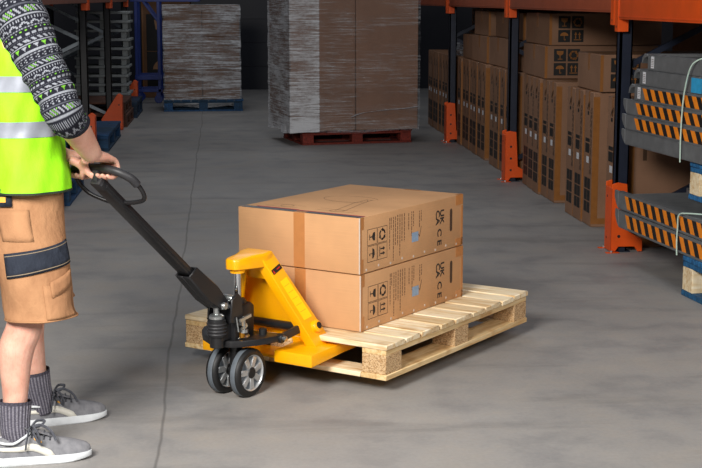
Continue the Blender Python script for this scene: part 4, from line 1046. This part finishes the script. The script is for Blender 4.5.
mb = MB(); patch(mb, .446, .450, R(-140), R(-24), .06, .0058, 14, 1); patch(mb, .545, .549, R(-140), R(-24), .06, .0058, 14, 1); pmesh(mb, 'stitching', 'thread', parent=band)
mb = MB(); patch(mb, .33, .41, R(-72), R(-28), .05, .003, 8, 3); solid(pmesh(mb, 'pocket_flap', 'khaki', parent=shorts), .004)
mb = MB(); patch(mb, .07, .37, R(-84), R(-18), .0, .001, 10, 6); solid(pmesh(mb, 'patch_pocket', 'khaki', parent=shorts), .0025)
mb = MB(); patch(mb, .60, .78, R(-140), R(-88), .0, .001, 8, 6); solid(pmesh(mb, 'patch_pocket', 'khaki', parent=shorts), .002)
mb = MB(); patch(mb, .0, .045, R(-180), R(179), .0, .0008, 60, 2); solid(pmesh(mb, 'leg_hem', 'khaki', parent=shorts), .002)
mb = MB(); patch(mb, .80, .90, R(-150), R(-112), .0, .006, 6, 3); pk = solid(pmesh(mb, 'tool_pocket', 'navy_cloth', parent=shorts), .004)
mb = MB(); patch(mb, .825, .855, R(-130), R(-120), .0, .0115, 2, 2); pmesh(mb, 'badge', 'gold', parent=pk)

# socks and shoes
def sock(A, K, r0, r1): 
    d_ = (K-A); return sleeve('sock', [A + V((.012,0,-.04)), A + d_*.06, A + d_*.16 + V((-.006,0,0)), A + d_*.31 + V((-.011,0,0))], [.040, r0*.98, r0*1.02, r1], 60, 156, rib=True, mname='sock')
sock(RA_, RK, .050, .0565); sock(LA, LK, .048, .053)
def shoe(heel, toe, lbl):
    heel, toe = V(heel), V(toe); d_ = toe-heel; L = d_.length; ang = math.atan2(d_.y, d_.x)
    M = WI @ Matrix.Translation(heel) @ Matrix.Rotation(ang, 4, 'Z'); s = L/.31
    sc = Matrix.Diagonal((s, s*1.0, 1, 1)); M = M @ sc
    def hw(x):   # half width along the length
        t_ = x/.31
        return .037*min(1, math.sqrt(max(0, t_/.10))) + .010*max(0, min(1, (t_-.25)/.35)) if t_ < .7 else .047*math.sqrt(max(0, 1-((t_-.68)/.325)**2.3))
    xs = [0.001,.006,.015,.03,.05,.075,.10,.13,.16,.19,.22,.245,.268,.286,.298,.306,.3095]
    def top(x):  # upper outline height
        pts = ((0,.070),(.02,.090),(.05,.090),(.085,.092),(.11,.106),(.14,.100),(.18,.088),(.22,.077),(.26,.067),(.285,.059),(.30,.052),(.31,.042))
        for (a, za), (b, zb) in zip(pts, pts[1:]):
            if a <= x <= b: return za + (zb-za)*(x-a)/(b-a)
        return .034
    def nar(x): return .10 + .32*max(0, min(1, (x-.09)/.05)) - .14*max(0, min(1, (x-.2)/.05))
    up = MB(); rings = []
    for x in xs:
        h = hw(x); t_ = top(x); r = []
        for i in range(24):
            an = 2*PI*i/24; ca, sa = math.cos(an), math.sin(an)
            yy = h*math.copysign(abs(ca)**.7, ca)*(1 - nar(x)*max(0, sa)**1.3); zz = .022 + (t_-.022)*max(0, sa)**.85 if sa > 0 else .022 + .012*sa
            r.append(M @ V((x, yy, zz)))
        rings.append(r)
    up.loft(rings); u = pmesh(up, 'shoe', 'suede', label=lbl)
    so = MB(); rings = []
    for x in xs:
        h = hw(x) + .0035; tz_ = .030 if x < .2 else .030 - (x-.2)*.02; b0 = max(0, (x-.235)*.16, (.03-x)*.08)
        b0 = min(b0, tz_-.008); x2 = x*1.02 - .003
        rings.append([M @ V((x2, yy, zz)) for yy, zz in ((-h*.93,b0),(h*.93,b0),(h,b0+.004),(h*1.0,tz_-.003),(h*.97,tz_),(-h*.97,tz_),(-h,tz_-.003),(-h,b0+.004))])
    so.loft(rings); pmesh(so, 'sole', 'sole', parent=u)
    # helper: point on the side of the upper
    def sp(x, f, side, off=.002):
        h = hw(x); t_ = top(x); sa = max(0, min(1, f)); an = math.asin(sa)
        ca = math.cos(an); yy = (h*abs(ca)**.7*(1 - nar(x)*sa**1.3) + off)*side; return M @ V((x, yy, .022 + (t_-.022)*sa**.85 + off*.5*sa))
    for side in (-1, 1):
        st = MB(); rows = []
        for k in range(17):
            t_ = k/16; x = .008 + .185*t_
            c_ = .50 - .08*math.sin(t_*PI*.9) + (-.42*max(0,(t_-.60)/.40)**1.6); wd = .16 + .22*t_
            rows.append((sp(x, max(.03, c_+wd*.5 if t_ < .99 else .1), side), sp(x, max(.0, c_-wd*.5), side)))
        vv = [[st.b.verts.new(p) for p in r] for r in rows]
        for a, b in zip(vv, vv[1:]): st.b.faces.new((a[0], a[1], b[1], b[0]))
        o_ = pmesh(st, 'side_stripe', 'formstrip', parent=u, label='curved off-white side stripe'); solid(o_, .0012)
        gm = MB(); 
        q = [sp(.128,.80,side,.003), sp(.152,.70,side,.003), sp(.153,.62,side,.003), sp(.130,.72,side,.003)]; gm.b.faces.new([gm.b.verts.new(p) for p in q]); pmesh(gm, 'gold_mark', 'gold', parent=u)
    # collar line, tongue, laces
    col = MB(); cp = [M @ V((.062 + .060*math.cos(a), .0385*math.sin(a)*(1 if math.cos(a) < .3 else .85), .088 + .020*max(0, math.cos(a)) - .010*math.sin(a)**2)) for a in [2*PI*i/28 for i in range(29)]]
    col.tube(cp, .0045, 8); pmesh(col, 'collar', 'sole', parent=u)
    tg = MB(); tg.loft([[M @ V((x, yy, z)) for yy, z in ((-w_, z0),(0, z0+.006),(w_, z0),(0, z0-.008))] for x, w_, z0 in ((.098,.028,.128),(.115,.028,.114),(.15,.024,.103),(.185,.018,.088))]); pmesh(tg, 'tongue', 'suede', parent=u)
    for k in range(4):
        x = .122 + .019*k; lc = MB(); lc.tube(smoothpts([sp(x, .80, -1, .003), M @ V((x+.004, 0, top(x)+.010)), sp(x+.008, .80, 1, .003)], 6), (.0042, .0022), 8); pmesh(lc, 'lace', 'lace', parent=u)
    B0 = V((.122, -.004, .120))
    for pts in ([B0, B0+V((.006,-.028,.012)), B0+V((.020,-.052,-.012)), B0+V((.022,-.050,-.040)), B0+V((.010,-.036,-.02)), B0],
                [B0, B0+V((.03,-.012,.010)), B0+V((.06,-.032,-.006)), B0+V((.075,-.046,-.036))], [B0, B0+V((-.006,-.030,.006)), B0+V((-.018,-.046,-.035)), B0+V((-.022,-.05,-.062))],
                [B0, B0+V((.02,.02,.016)), B0+V((.045,.03,.010)), B0+V((.03,.026,-.004)), B0]):
        lc = MB(); lc.tube(smoothpts([M @ p for p in pts], 6), (.0052, .0028), 8); pmesh(lc, 'lace_bow', 'lace', parent=u)
shoe((-.815, 4.675, 0), (-.497, 4.735, 0), 'near grey suede sneaker with off-white sole and stripe')
shoe((-.785, 5.105, 0), (-.487, 5.205, 0), 'far grey suede sneaker with off-white sole and stripe')
